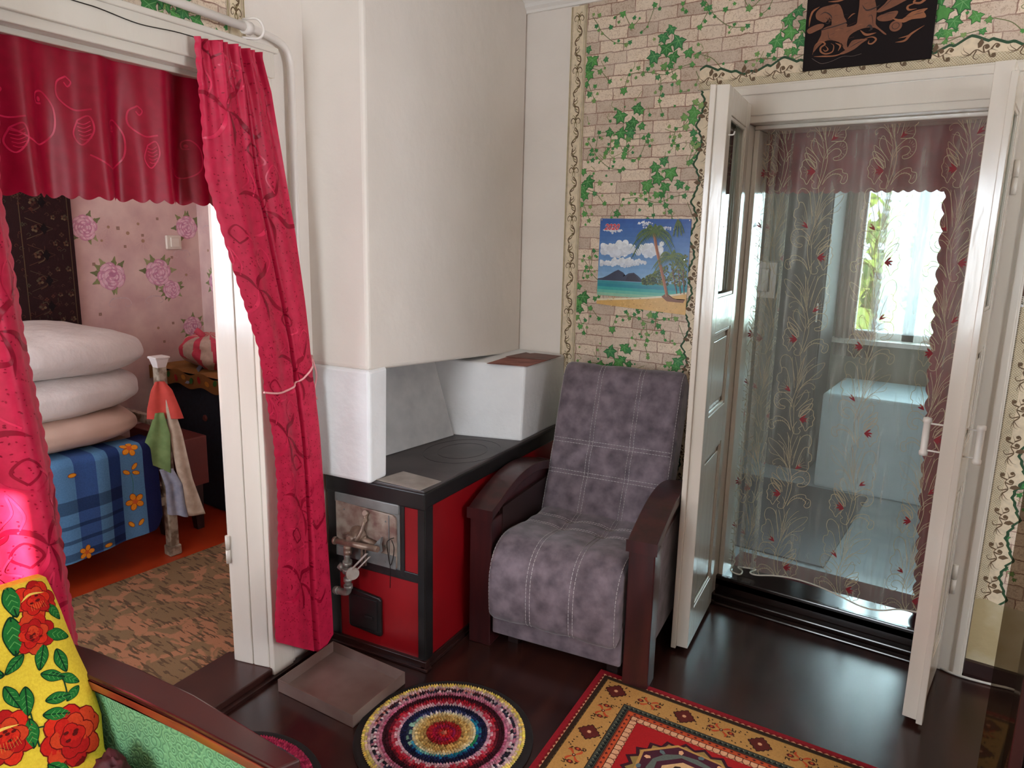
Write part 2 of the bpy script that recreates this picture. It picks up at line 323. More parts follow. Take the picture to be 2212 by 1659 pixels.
class MB:
    def __init__(s, fn=None):
        s.v = []; s.f = []; s.mi = []; s.c = []; s.fn = fn; s.sm = []
    def bump(s, h):
        s.k = getattr(s, 'k', 0) + 1
        return h + (s.k % 160) * 1.8e-6
    def vert(s, p, col=(1, 1, 1)):
        s.v.append(tuple(p)); s.c.append(col); return len(s.v) - 1
    def face(s, idx, mi=0, smooth=False):
        s.f.append(tuple(idx)); s.mi.append(mi); s.sm.append(smooth)
    def poly(s, pts, mi=0, col=(1, 1, 1), smooth=False):
        s.face([s.vert(p, col) for p in pts], mi, smooth)
    def box(s, x0, x1, y0, y1, z0, z1, mi=0, col=(1, 1, 1), T=None):
        P = [(x, y, z) for z in (z0, z1) for y in (y0, y1) for x in (x0, x1)]
        if T: P = [T(*p) for p in P]
        b = [s.vert(p, col) for p in P]
        for q in ((0, 2, 3, 1), (4, 5, 7, 6), (0, 1, 5, 4), (2, 6, 7, 3), (0, 4, 6, 2), (1, 3, 7, 5)):
            s.face([b[i] for i in q], mi)
    def prism(s, ring, z0, z1, mi=0, col=(1, 1, 1), T=None):
        n = len(ring)
        P = [(x, y, z) for z in (z0, z1) for x, y in ring]
        if T: P = [T(*p) for p in P]
        b = [s.vert(p, col) for p in P]
        s.face(list(reversed(b[:n])), mi); s.face(b[n:], mi)
        for i in range(n):
            j = (i + 1) % n
            s.face([b[i], b[j], b[n + j], b[n + i]], mi)
    def grid(s, fn, nu, nv, mi=0, col=(1, 1, 1), smooth=True, closeu=False, mif=None):
        idx = [[s.vert(fn(i / nu, j / nv), col if not callable(col) else col(i / nu, j / nv)) for i in range(nu if closeu else nu + 1)] for j in range(nv + 1)]
        for j in range(nv):
            for i in range(nu):
                a = i; b2 = (i + 1) % nu if closeu else i + 1
                s.face([idx[j][a], idx[j][b2], idx[j + 1][b2], idx[j + 1][a]], mi if mif is None else mif((i + .5) / nu, (j + .5) / nv), smooth)
        return idx
    def tube(s, pts, r, seg=10, mi=0, col=(1, 1, 1), cap=True, n=6, smooth_path=True):
        P = [Vector(p) for p in (catmull(pts, n) if smooth_path and len(pts) > 2 else pts)]
        rr = r if callable(r) else (lambda t: r)
        rings = []
        prev = None
        for i, p in enumerate(P):
            d = (P[min(i + 1, len(P) - 1)] - P[max(i - 1, 0)]).normalized()
            if prev is None:
                a = Vector((0, 0, 1)) if abs(d.z) < .9 else Vector((1, 0, 0))
                u = d.cross(a).normalized()
            else:
                u = (prev - d * prev.dot(d)).normalized()
            prev = u
            v = d.cross(u)
            R = rr(i / max(1, len(P) - 1))
            rings.append([s.vert(p + (u * math.cos(2 * PI * k / seg) + v * math.sin(2 * PI * k / seg)) * R, col) for k in range(seg)])
        for a, b in zip(rings, rings[1:]):
            for k in range(seg):
                s.face([a[k], a[(k + 1) % seg], b[(k + 1) % seg], b[k]], mi, True)
        if cap:
            s.face(list(reversed(rings[0])), mi); s.face(rings[-1], mi)
    def lathe(s, prof, c=(0, 0, 0), seg=20, mi=0, col=(1, 1, 1), T=None):
        rings = []
        for r, z in prof:
            ring = []
            for k in range(seg):
                p = (c[0] + r * math.cos(2 * PI * k / seg), c[1] + r * math.sin(2 * PI * k / seg), c[2] + z)
                ring.append(s.vert(T(*p) if T else p, col))
            rings.append(ring)
        for a, b in zip(rings, rings[1:]):
            for k in range(seg):
                s.face([a[k], a[(k + 1) % seg], b[(k + 1) % seg], b[k]], mi, True)
        s.face(list(reversed(rings[0])), mi); s.face(rings[-1], mi)
    # --- flat pattern drawing through self.fn(u, v, h)
    def stroke(s, pts, wd, col=(1, 1, 1), mi=1, h=.0006, n=5, taper=0, smooth=True):
        h = s.bump(h)
        P = catmull(pts, n) if smooth and len(pts) > 2 else [tuple(p) for p in pts]
        L = len(P); prev = None
        for i, p in enumerate(P):
            a = P[max(i - 1, 0)]; b = P[min(i + 1, L - 1)]
            dx, dy = b[0] - a[0], b[1] - a[1]; l = math.hypot(dx, dy) or 1e-9
            t = i / (L - 1)
            ww = wd * .5
            if taper == 1: ww *= max(.12, math.sin(PI * t) ** .8)
            elif taper == 2: ww *= 1 - .85 * t
            elif taper == 3: ww *= .15 + .85 * t
            q = [s.vert(s.fn(p[0] - dy / l * ww, p[1] + dx / l * ww, h), col), s.vert(s.fn(p[0] + dy / l * ww, p[1] - dx / l * ww, h), col)]
            if prev: s.face([prev[0], prev[1], q[1], q[0]], mi, True)
            prev = q
    def blob(s, pts, col=(1, 1, 1), mi=1, h=.0006, rings=1, center=None, smooth=False, n=4):
        h = s.bump(h)
        P = catmull(pts, n, True) if smooth else [tuple(p) for p in pts]
        if center is None:
            center = (sum(p[0] for p in P) / len(P), sum(p[1] for p in P) / len(P))
        c = s.vert(s.fn(center[0], center[1], h), col)
        prev = None
        for r in range(1, rings + 1):
            t = r / rings
            ring = [s.vert(s.fn(center[0] + (p[0] - center[0]) * t, center[1] + (p[1] - center[1]) * t, h), col) for p in P]
            for k in range(len(P)):
                j = (k + 1) % len(P)
                if prev is None: s.face([c, ring[k], ring[j]], mi, True)
                else: s.face([prev[k], ring[k], ring[j], prev[j]], mi, True)
            prev = ring
    def disc(s, x, y, r, col=(1, 1, 1), mi=1, h=.0006, n=14, ry=None, rot=0, rings=1):
        ry = ry or r; ca, sa = math.cos(rot), math.sin(rot)
        s.blob([(x + ca * r * math.cos(2 * PI * k / n) - sa * ry * math.sin(2 * PI * k / n), y + sa * r * math.cos(2 * PI * k / n) + ca * ry * math.sin(2 * PI * k / n)) for k in range(n)], col, mi, h, rings, (x, y))
    def build(s, name, mats, parent=None, bevel=0.0, segs=2, world=True, subsurf=0, solid=0, shade=None, fix=True):
        me = bpy.data.meshes.new(name)
        V = np.array(s.v, dtype=float)
        if world and parent is None or (world and parent is not None):
            lo = V.min(0); hi = V.max(0)
            org = np.array([(lo[0] + hi[0]) / 2, (lo[1] + hi[1]) / 2, lo[2]])
        else:
            org = np.zeros(3)
        me.from_pydata([tuple(p) for p in (V - org)], [], s.f)
        if not isinstance(mats, (list, tuple)): mats = [mats]
        for mm in mats: me.materials.append(mm)
        me.polygons.foreach_set('material_index', s.mi)
        me.polygons.foreach_set('use_smooth', s.sm)
        ca = me.color_attributes.new('Col', 'FLOAT_COLOR', 'POINT')
        arr = np.ones((len(s.c), 4), dtype=np.float32); arr[:, :3] = np.array(s.c, dtype=np.float32)
        ca.data.foreach_set('color', arr.ravel())
        me.validate(); me.update()
        o = bpy.data.objects.new(name, me); COLL.objects.link(o)
        o.location = org
        if parent is not None:
            o.parent = parent
            if world: o.matrix_parent_inverse = parent_world(parent).inverted()
        if bevel > 0:
            b = o.modifiers.new('Bevel', 'BEVEL'); b.width = bevel; b.segments = segs; b.limit_method = 'ANGLE'; b.angle_limit = math.radians(40)
            b.harden_normals = False
        if subsurf:
            q = o.modifiers.new('Sub', 'SUBSURF'); q.levels = subsurf; q.render_levels = subsurf
        if solid:
            q = o.modifiers.new('Solid', 'SOLIDIFY'); q.thickness = solid; q.offset = 0
        return o

def parent_world(p):
    if p.parent is not None:
        return parent_world(p.parent) @ p.matrix_parent_inverse @ p.matrix_basis
    return p.matrix_basis.copy()

def tag(o, label=None, cat=None, group=None, kind=None):
    if label: o['label'] = label
    if cat: o['category'] = cat
    if group: o['group'] = group
    if kind: o['kind'] = kind
    return o
def empty(name, loc, label=None, cat=None, group=None, kind=None, rz=0):
    o = bpy.data.objects.new(name, None); COLL.objects.link(o); o.location = loc; o.rotation_euler = (0, 0, rz)
    o.empty_display_size = .05
    return tag(o, label, cat, group, kind)
def C(r, g, b): return lin((r, g, b))

# left wall frame: s along the wall, z up, off towards the room
P0 = Vector((-1.94, 1.414, 0)); DA = math.radians(6.5)
DL = Vector((-math.sin(DA), math.cos(DA), 0)); NL = Vector((DL.y, -DL.x, 0))
def WL(s_, z, off=0.0):
    p = P0 + DL * s_ + NL * off
    return (p.x, p.y, z)
def TL(x, y, z):            # x = off, y = s
    return WL(y, z, x)

# ================================================================ THE SETTING
YB = 2.88                                    # back wall face
def struct(name, mb, mats, **k):
    o = mb.build(name, mats, **k); o['kind'] = 'structure'; return o
def sbox(name, x0, x1, y0, y1, z0, z1, m, T=None):
    b = MB(); b.box(x0, x1, y0, y1, z0, z1, T=T); return struct(name, b, MT[m])

# floors
b = MB(); b.prism([WL(-3.3, 0, 0)[:2], (2.0, -1.85), (2.0, YB + .02), (WL(1.5, 0)[0], YB + .02)], -.08, 0.0)
struct('floor', b, MT['boards'])
sbox('floor_bedroom', -3.97, -2.0, -1.2, 2.56, -.08, 0.012, 'orange_floor')
sbox('floor_hall', -2.6, 1.3, YB + .02, 5.56, -.08, 0.0, 'hall_floor')
# ceilings
sbox('ceiling', -2.3, 2.05, -1.9, YB + .1, 2.50, 2.6, 'ceiling')
sbox('ceiling_bedroom', -4.0, -2.0, -1.3, 2.6, 2.44, 2.495, 'ceiling')
sbox('ceiling_hall', -2.6, 1.3, YB + .21, 5.6, 2.45, 2.55, 'ceiling')

# left wall with the bedroom doorway
b = MB()
b.box(-.14, 0, 0.0, 1.50, 0, 2.5, T=TL)
b.box(-.14, 0, -3.30, -.84, 0, 2.5, T=TL)
b.box(-.14, 0, -.84, 0.0, 1.93, 2.5, T=TL)
wall_left = struct('wall_left', b, MT['plaster'])

# ivy drawing used on both papered walls
def leaf_poly(cx, cy, r, rot, k=1.0):
    prof = [(0, 1.0), (14, .72), (30, .60), (52, .90), (66, .62), (88, .50), (115, .78), (130, .52), (160, .38), (180, .22)]
    ang = prof + [(-a, q) for a, q in reversed(prof[1:-1])]
    return [(cx + r * k * q * math.sin(math.radians(a) + rot), cy - r * k * q * math.cos(math.radians(a) + rot)) for a, q in ang]
G_D = [C(34, 84, 46), C(28, 74, 40), C(44, 100, 50)]
G_L = [C(66, 138, 66), C(54, 124, 58), C(84, 152, 70), C(60, 130, 74)]
G_Y = [C(120, 158, 84), C(104, 148, 76), C(136, 160, 92)]
def ivy_leaf(mb, x, z, r, rng):
    rot = rng.uniform(-.9, .9)
    big = r > .018
    base = rng.choice(G_D) if big else rng.choice(G_L[:2] + G_D[2:])
    hh = rng.uniform(.0006, .0012)
    r *= 1.08
    mb.blob(leaf_poly(x, z, r * 1.20, rot), base, 1, hh)
    mb.blob(leaf_poly(x, z, r * 1.06, rot), rng.choice(G_L) if (big or rng.random() < .6) else rng.choice(G_Y), 1, hh + .0003)
    if r > .013:
        vc = C(120, 176, 108)
        for a in (0, 52, -52, 115, -115):
            mb.stroke([(x, z), (x + r * .75 * math.sin(math.radians(a) + rot), z - r * .75 * math.cos(math.radians(a) + rot))], r * .05, vc, 1, hh + .0005)
def vine(mb, pts, rng):
    mb.stroke(pts, .0028, C(112, 116, 72), 1, .0005, 5)
CL_A = "-1245,2307,23 -1278,2283,26 -1213,2260,33 -1263,2240,31 -1312,2215,31 -1232,2206,26 -1170,2214,23 -1137,2198,13 -1268,2174,18 -1244,2174,18 -1319,2182,11 -1336,2170,11 -1379,2178,11 -1359,2152,11 -1314,2155,10 -1292,2135,13 -1224,2131,15 -1205,2106,13 -1149,2167,13 -1200,2162,10 -1251,2146,10 -1418,2155,8 -1389,2141,8 -1423,2131,8 -1440,2098,19 -1277,2091,10 -1269,2064,11 -1300,2077,8 -1277,2044,10 -1264,1990,10 -1230,2100,8 -1191,2073,8 -1159,2073,6"
CL_B = "-1376,2025,27 -1357,2013,19 -1447,2000,33 -1385,1971,25 -1400,1956,30 -1353,1953,19 -1492,1936,22 -1446,1931,28 -1402,1928,25 -1407,1907,17 -1545,1939,11 -1540,1917,7 -1530,1913,8 -1341,1906,11 -1322,1891,11 -1311,1872,8 -1460,1884,16 -1417,1863,14 -1498,1869,10 -1478,1854,10 -1513,1836,10 -1425,1835,14 -1384,1850,8 -1355,1824,8 -1383,1817,8 -1600,1894,9 -1554,1866,10 -1584,1850,9 -1573,1827,12 -1593,1819,7"
CL_C = "-1615,2276,19 -1592,2230,33 -1611,2204,25 -1603,2176,25 -1530,2226,14 -1554,2182,14 -1618,2138,17 -1574,2126,11 -1506,2139,12 -1599,2097,16 -1578,2068,12 -1563,2094,8"
CL_T = "-1460,2392,16 -1497,2382,8 -1477,2363,8 -1511,2349,12 -1420,2340,15 -1409,2370,10 -1384,2364,6 -1579,2361,11 -1568,2402,11 -1595,2408,8 -1552,2328,8 -1569,2343,8 -1491,2283,6 -1473,2291,8 -1440,2272,11 -1422,2280,11 -1375,2311,8 -1349,2328,6 -1321,2406,13 -1302,2388,9 -1205,2394,10 -1206,2372,9 -1189,2362,10 -1121,2382,14 -1098,2364,14 -1111,2361,10 -1131,2300,13 -1110,2317,9"
CL_D = "-1128,2029,16 -1104,2015,18 -1167,1975,18 -1128,1991,29 -1134,1965,24 -1161,1938,16 -1125,1913,18 -1201,1933,10 -1182,1905,11 -1210,1888,8 -1215,1870,8 -1190,1858,11 -1128,1876,13 -1115,1860,12 -1139,1800,13"
def parse(t): return [tuple(int(q) / 1000 for q in p.split(',')) for p in t.split()]
VINES = [[(-1.42, 2.155), (-1.36, 2.16), (-1.31, 2.15), (-1.26, 2.14), (-1.2, 2.16), (-1.15, 2.17)], [(-1.28, 2.13), (-1.275, 2.08), (-1.28, 2.04), (-1.262, 1.99)],
         [(-1.24, 2.17), (-1.225, 2.13), (-1.2, 2.1), (-1.19, 2.07), (-1.155, 2.07)], [(-1.42, 2.16), (-1.44, 2.1)], [(-1.44, 1.93), (-1.49, 1.935), (-1.545, 1.93), (-1.56, 1.87), (-1.59, 1.85), (-1.6, 1.82)],
         [(-1.41, 1.9), (-1.42, 1.86), (-1.42, 1.83), (-1.38, 1.82)], [(-1.4, 1.9), (-1.34, 1.9), (-1.31, 1.87)], [(-1.46, 1.89), (-1.49, 1.86), (-1.515, 1.835)],
         [(-1.6, 2.2), (-1.55, 2.18), (-1.51, 2.14)], [(-1.61, 2.14), (-1.59, 2.1), (-1.575, 2.07)], [(-1.6, 2.4), (-1.57, 2.36), (-1.55, 2.33), (-1.49, 2.285), (-1.43, 2.275)],
         [(-1.5, 2.38), (-1.46, 2.395), (-1.42, 2.34), (-1.38, 2.365)], [(-1.32, 2.405), (-1.35, 2.33), (-1.38, 2.31)], [(-1.2, 2.4), (-1.205, 2.37), (-1.185, 2.36)], [(-1.12, 2.38), (-1.1, 2.36), (-1.13, 2.3)],
         [(-1.13, 1.99), (-1.17, 1.94), (-1.2, 1.93), (-1.21, 1.88)], [(-1.13, 1.93), (-1.125, 1.87), (-1.14, 1.8)]]
def paper_ivy(mb, keep, dxs, dzs, seed=3):
    rng = random.Random(seed)
    for dx in dxs:
        for dz in dzs:
            for v_ in VINES:
                q = [(x + dx, z + dz) for x, z in v_]
                if all(keep(x, z) for x, z in q): vine(mb, q, rng)
            for x, z, r in parse(CL_A) + parse(CL_B) + (parse(CL_C) if dx == 0 or len(dxs) < 3 else []) + parse(CL_T) + parse(CL_D):
                if keep(x + dx, z + dz): ivy_leaf(mb, x + dx, z + dz, r, rng)
            for k in range(30):             # small printed sprigs between the clusters
                x = rng.uniform(-1.62, -1.14) + dx; z = rng.uniform(1.80, 2.29) + dz
                if keep(x, z):
                    r = rng.uniform(.005, .010)
                    mb.blob(leaf_poly(x, z, r * 1.2, rng.uniform(-1, 1)), rng.choice(G_L + G_Y), 1, .0006)
                    if rng.random() < .5: mb.stroke([(x, z), (x + rng.uniform(-.02, .02), z + .012), (x + rng.uniform(-.03, .03), z + .03)], .0022, C(130, 136, 84), 1, .0004, 3)

def fB(u, v, h): return (u, YB - h, v)
b = MB(fB)
for x0, x1, z0, z1 in ((-2.3, -.93, 0, 2.5), (-.09, 2.0, 0, 2.5), (-.93, -.09, 1.965, 2.5)):
    b.box(x0, x1, YB, YB + .2, z0, z1)
wall_back = struct('wall_back', b, MT['plaster'])
# the papered part of it: bricks, ivy
b = MB(fB)
def inpaper(x, z): return (-1.63 < x < -1.075 and .3 < z < 2.44) or (z > 2.13 and x < 1.9 and z < 2.44) or (x > .07 and .29 < z)
for x0, x1, z0, z1 in ((-1.665, -.93, .30, 2.452), (-.93, .02, 2.0, 2.452), (.02, 2.0, .285, 2.452)):
    b.poly([fB(x0, z0, .0004), fB(x1, z0, .0004), fB(x1, z1, .0004), fB(x0, z1, .0004)], 0)
paper_ivy(b, inpaper, (0, .476, .952, 1.43), (0, -.4935, -.987, -1.48))
wp = b.build('wallpaper', [MT['brick'], MT['paint']], parent=wall_back)

# cut-out border round the door: cream ground, jagged green outer edge, curls
CREAM = C(226, 206, 176); OLV = C(132, 118, 74); OLD = C(104, 80, 54); GRN = C(38, 74, 44)
def jag(t, per):                             # 0..1 profile of the jagged outer edge
    q = (t / per) % 1.0
    return np.interp(q, [0, .10, .16, .30, .34, .46, .5, .56, .66, .70, .84, .9, 1.0], [.0, .22, .12, .55, .42, .9, 1.0, .86, .55, .66, .30, .36, .0])
def curl_motif(mb, T, s):                    # T(u, v) -> wall; u along the strip, v outwards
    def S(pts, wd, c=OLD, taper=2): mb.stroke([T(u * s, v * s) for u, v in pts], wd * s * 1.15, c, 1, .0033, 5, taper)
    S([(-.6, .25), (-.35, .45), (-.05, .30), (.2, .42), (.45, .32)], .05)
    S([(-.05, .30), (-.1, .55), (.05, .62), (.12, .5), (.02, .45)], .06)
    S([(.2, .42), (.35, .62), (.5, .55), (.44, .44)], .06)
    S([(.1, .36), (.2, .12), (.38, .1), (.36, .24), (.26, .22)], .06)
    S([(-.35, .42), (-.45, .15), (-.3, .05), (-.22, .18)], .05)
    S([(-.6, .25), (-.85, .3), (-.95, .45)], .03)
    S([(-.6, .25), (-.85, .18), (-.98, .22)], .03)
    S([(-.6, .27), (-.82, .45), (-.86, .6)], .03)
    for u, v, r in ((.03, .52, .09), (.42, .52, .08), (.3, .17, .08)): mb.disc(*T(u * s, v * s), r * s, OLD, 1, .0033, 8)
    mb.blob([T(u * s, v * s) for u, v in ((-.3, .5), (-.34, .7), (-.2, .92), (-.1, .72), (-.18, .55))], OLD, 1, .0034)
def jag_border(mb, T, L, wid, per, phase, amp=.034):
    n = int(L / .006)
    for k in range(n):
        a, c = k / n * L, (k + 1) / n * L
        va, vb = wid - amp + amp * jag(a + phase, per), wid - amp + amp * jag(c + phase, per)
        q = [T(a, 0), T(c, 0), T(c, vb), T(a, va)]
        mb.poly([mb.fn(x, z, .0027) for x, z in q], 1, CREAM)
        q = [T(a, va - .002), T(c, vb - .002), T(c, vb + .007), T(a, va + .007)]
        mb.poly([mb.fn(x, z, .0030) for x, z in q], 1, GRN)
    per2 = .0085                             # printed lattice beside the frame
    k = 0
    while k * per2 < L - .03:
        mb.stroke([T(k * per2, .004), T(k * per2 + .026, .030)], .0011, C(232, 220, 196), 1, .0030, 1)
        mb.stroke([T(k * per2 + .026, .004), T(k * per2, .030)], .0011, C(232, 220, 196), 1, .0030, 1)
        k += 1
    mb.poly([mb.fn(*T(u, v), .0028) for u, v in ((0, .003), (L, .003), (L, .031), (0, .031))], 1, C(184, 164, 128))
    k = 0
    while k * .006 < L:
        mb.disc(*T(k * .006, .001), .0021, C(92, 84, 66), 1, .0033, 6); k += 1
    k = 0
    while (k + .5) * .125 < L:
        curl_motif(mb, lambda u, v, kk=k: T((kk + .5) * .125 + u * 1, v + .012), .072); k += 1
b = MB(fB)
jag_border(b, lambda u, v: (-1.035 - v, u + .30), 1.765, .082, .145, .03)
jag_border(b, lambda u, v: (-1.118 + u, 2.066 + v), 1.62, .086, .29, .12, .046)
jag_border(b, lambda u, v: (.016 + v, u + .29), 1.76, .090, .145, .05)
b.build('wallpaper_border', [MT['paint'], MT['paint']], parent=wall_back)
# straight scroll border between white strip and bricks
def scroll_border(mb, x0, x1, z0, z1, per):
    mb.poly([mb.fn(x, z, .0027) for x, z in ((x0, z0), (x1, z0), (x1, z1), (x0, z1))], 1, CREAM)
    W = x1 - x0; xm = (x0 + x1) / 2
    for xx, wd, c in ((x0 + .004, .003, OLV), (x0 + .009, .0015, OLD), (x1 - .004, .003, OLV), (x1 - .010, .0015, OLD), (x1 - .015, .001, OLV)):
        mb.stroke([(xx, z0), (xx, z1)], wd, c, 1, .0030, 1)
    z = z0
    while z < z1:
        def S(pts, wd, c=OLV, tp=2):
            q = [(xm + u * W * .5, z + v * per) for u, v in pts]
            if all(z0 < p[1] < z1 for p in q): mb.stroke(q, wd, c, 1, .0031, 5, tp)
        for sg in (1, -1):
            S([(0, .50), (.30 * sg, .545), (.55 * sg, .50), (.50 * sg, .44), (.30 * sg, .45), (.32 * sg, .485)], .0050, OLD)
            S([(0, .50), (.10 * sg, .56), (.30 * sg, .60), (.42 * sg, .57)], .0046)
            S([(0, .49), (.16 * sg, .43), (.12 * sg, .38), (.30 * sg, .36)], .0042)
        S([(0, .42), (0, .50), (0, .58)], .0050, OLD, 1)
        for m_, y0 in ((1, .62), (-1, 1.02)):
            S([(0, y0 - .04), (.35, y0 + .02), (.30, y0 + .13), (-.05, y0 + .16), (-.30, y0 + .22), (-.25, y0 + .32)] if m_ > 0 else [(-.25, y0 - .06), (-.40, y0 + .02), (-.1, y0 + .10), (.30, y0 + .14), (.35, y0 + .24), (0, y0 + .34)], .0052, OLD, 0)
            for q in range(5):
                y = y0 + .03 + .055 * q; x = .30 * math.cos(q * .8) * m_
                S([(x, y), (x - .30 * m_ * (1 if q < 3 else -1), y + .030), (x - .42 * m_ * (1 if q < 3 else -1), y + .075), (x - .30 * m_ * (1 if q < 3 else -1), y + .085)], .0048, OLV if q % 2 else OLD)
        z += per
b = MB(fB)
scroll_border(b, -1.700, -1.622, .66, 2.448, .205)
b.build('scroll_border', [MT['paint'], MT['paint']], parent=wall_back)
# bare, roughly plastered patch low on the right of the door
b = MB(fB)
b.poly([fB(x, z, .004) for x, z in ((.018, .05), (.62, .05), (.62, .285), (.30, .283), (.09, .29), (.05, .30), (.018, .292))], 0)
b.build('bare_patch', MT['yellowed'], parent=wall_back)
sbox('baseboard_back', .018, 2.0, YB - .022, YB, 0, .062, 'plinth')
sbox('baseboard_back_left', -1.62, -1.03, YB - .02, YB, 0, .06, 'plinth')

# papered strip above the bedroom doorway
def fL(u, v, h): return WL(u, v, h)
b = MB(fL)
b.poly([fL(u, v, .0005) for u, v in ((-3.2, 2.02), (.02, 2.02), (.02, 2.48), (-3.2, 2.48))], 0)
paper_ivy(b, lambda x, z: -1.6 < x < -.06 and z > 2.0 and z < 2.45, (1.02, .544), (.0, -.16), 9)
rngp = random.Random(5)
for (x, z, r) in ((-.30, 2.13, .032), (-.34, 2.09, .03), (-.26, 2.09, .034), (-.22, 2.13, .028), (-.19, 2.07, .026), (-.39, 2.12, .028), (-.08, 2.04, .012), (-.05, 2.06, .010)):
    ivy_leaf(b, x, z, r, rngp)
scroll_border(b, -.045, .02, 2.02, 2.45, .18)
b.build('wallpaper', [MT['brick'], MT['paint']], parent=wall_left)

b = MB()
for y0, y1, z0, z1 in ((-1.9, .8, 0, 2.5), (1.9, YB + .2, 0, 2.5), (.8, 1.9, 0, .82), (.8, 1.9, 2.02, 2.5)): b.box(2.0, 2.1, y0, y1, z0, z1)  # opening made for the added side window
struct('wall_right', b, MT['plaster'])
b = MB()
for y0, y1, z0, z1 in ((.8, .84, .82, 2.02), (1.86, 1.9, .82, 2.02), (1.33, 1.37, .82, 2.02), (.8, 1.9, .82, .86), (.8, 1.9, 1.98, 2.02)): b.box(2.03, 2.08, y0, y1, z0, z1)
struct('added_fill_window', b, MT['white_frame'])  # unseen window added to go with the side fill light
b = MB()
for x0, x1, z0, z1 in ((-1.7, -1.30, 0, 2.5), (-.41, 2.1, 0, 2.5), (-1.30, -.41, 0, .85), (-1.30, -.41, 2.02, 2.5)): b.box(x0, x1, -1.85, -1.73, z0, z1)
struct('wall_near', b, MT['plaster'])
b = MB()
for x0, x1, z0, z1 in ((-1.30, -1.26, .85, 2.02), (-.45, -.41, .85, 2.02), (-1.3, -.41, .85, .89), (-1.3, -.41, 1.98, 2.02)): b.box(x0, x1, -1.82, -1.77, z0, z1)
struct('window_1', b, MT['white_frame'])
def sun_block(u, v): return (-1.27 + .83 * u, -1.745 + .010 * math.sin(u * 60), 1.72 - .84 * v)  # unseen half curtain added to hold the sun to a narrow band
b = MB(); b.grid(sun_block, 90, 4)
tag(b.build('net_curtain', mat('white_sun_block', (232, 230, 226), rough=.9)), 'added unseen half curtain blocking the lower sun at the window opposite the double doors', 'curtain')

# crown moulding
b = MB()
prof = [(0, 2.452), (.012, 2.452), (.016, 2.462), (.03, 2.472), (.034, 2.485), (.05, 2.5), (0, 2.5)]
n = len(prof)
ia = [b.vert((-1.93, YB - d, z)) for d, z in prof]; ib = [b.vert((2.0, YB - d, z)) for d, z in prof]
for i in range(n):
    j = (i + 1) % n; b.face([ia[i], ib[i], ib[j], ia[j]])
b.face(list(reversed(ia))); b.face(ib)
struct('trim_1', b, MT['white_frame'])

# ---- bedroom doorway frame (gloss white)
b = MB()
b.prism([(-.128, -.030), (-.064, -.019), (-.064, .02), (-.142, .02), (-.142, -.030)], .034, 1.93, T=TL)
b.prism([(-.061, -.0185), (.0, -.006), (.0, .02), (-.061, .02)], .034, 1.93, T=TL)
b.box(.0, .022, -.004, .085, .0, 1.955, T=TL)          # casing on the room side
b.box(.0, .016, .085, .10, .0, 1.955, T=TL)
b.box(-.142, .0, -.84, -.81, .04, 1.93, T=TL)
b.box(.0, .022, -.93, -.838, .0, 1.955, T=TL)
struct('trim_2', b, MT['white_gloss'], bevel=.003)
b = MB()
b.box(.0, .030, -.95, .100, 1.948, 2.030, T=TL)
b.box(.0, .040, -.96, .110, 2.018, 2.034, T=TL)
b.box(-.03, .016, -.84, .0, 1.925, 1.950, T=TL)
b.box(-.142, -.03, -.84, .0, 1.912, 1.93, T=TL)
struct('trim_3', b, MT['white_gloss'], bevel=.003)
# hinge pins left on the bedroom side of the jamb
jh = MB()
for z in (.40, 1.62):
    for k in range(2): jh.tube([WL(-.036, z + k * .05, -.134), WL(-.036, z + k * .05 + .047, -.134)], .008, 8)
o = jh.build('hinge', MT['white_gloss'], parent=bpy.data.objects['trim_2'])
# threshold boards
b = MB(); b.box(-.20, .012, -.84, .0, .0, .034, T=TL); struct('trim_4', b, MT['sill_brown'], bevel=.004)
b = MB(); b.box(.014, .034, -.9, .31, .0, .012, T=TL); struct('baseboard_left', b, MT['plinth'])

# ---- main (double) door frame
b = MB()
b.box(-1.03, -.918, YB - .026, YB, .0, 1.954)
b.box(-1.028, -.945, YB - .035, YB - .02, .0, 1.953)
b.box(-.085, .015, YB - .026, YB, .0, 1.954)
b.box(-.015, .008, YB - .035, YB - .02, .0, 1.953)
b.box(-1.03, .015, YB - .026, YB, 1.955, 2.064)
b.box(-1.028, .013, YB - .036, YB - .02, 2.028, 2.056)
b.box(-.93, -.905, YB - .02, YB + .2, .0, 1.929); b.box(-.125, -.09, YB - .02, YB + .2, .0, 1.929)
b.box(-.93, -.09, YB - .02, YB + .2, 1.93, 1.965)
b.box(-.904, -.885, YB + .051, YB + .199, .0, 1.914); b.box(-.904, -.126, YB + .05, YB + .2, 1.915, 1.93)
dfm = struct('trim_5', b, MT['white_gloss'], bevel=.003)
# threshold: stepped glossy sill
b = MB()
b.box(-.93, -.09, YB - .01, YB + .03, 0, .028); b.box(-.93, -.09, YB + .03, YB + .20, 0, .085)
b.box(-.93, -.09, YB + .03, YB + .055, .05, .094)
b.box(-.93, -.09, YB - .05, YB - .018, 0, .012)
struct('trim_6', b, MT['dark_gloss'], bevel=.005)

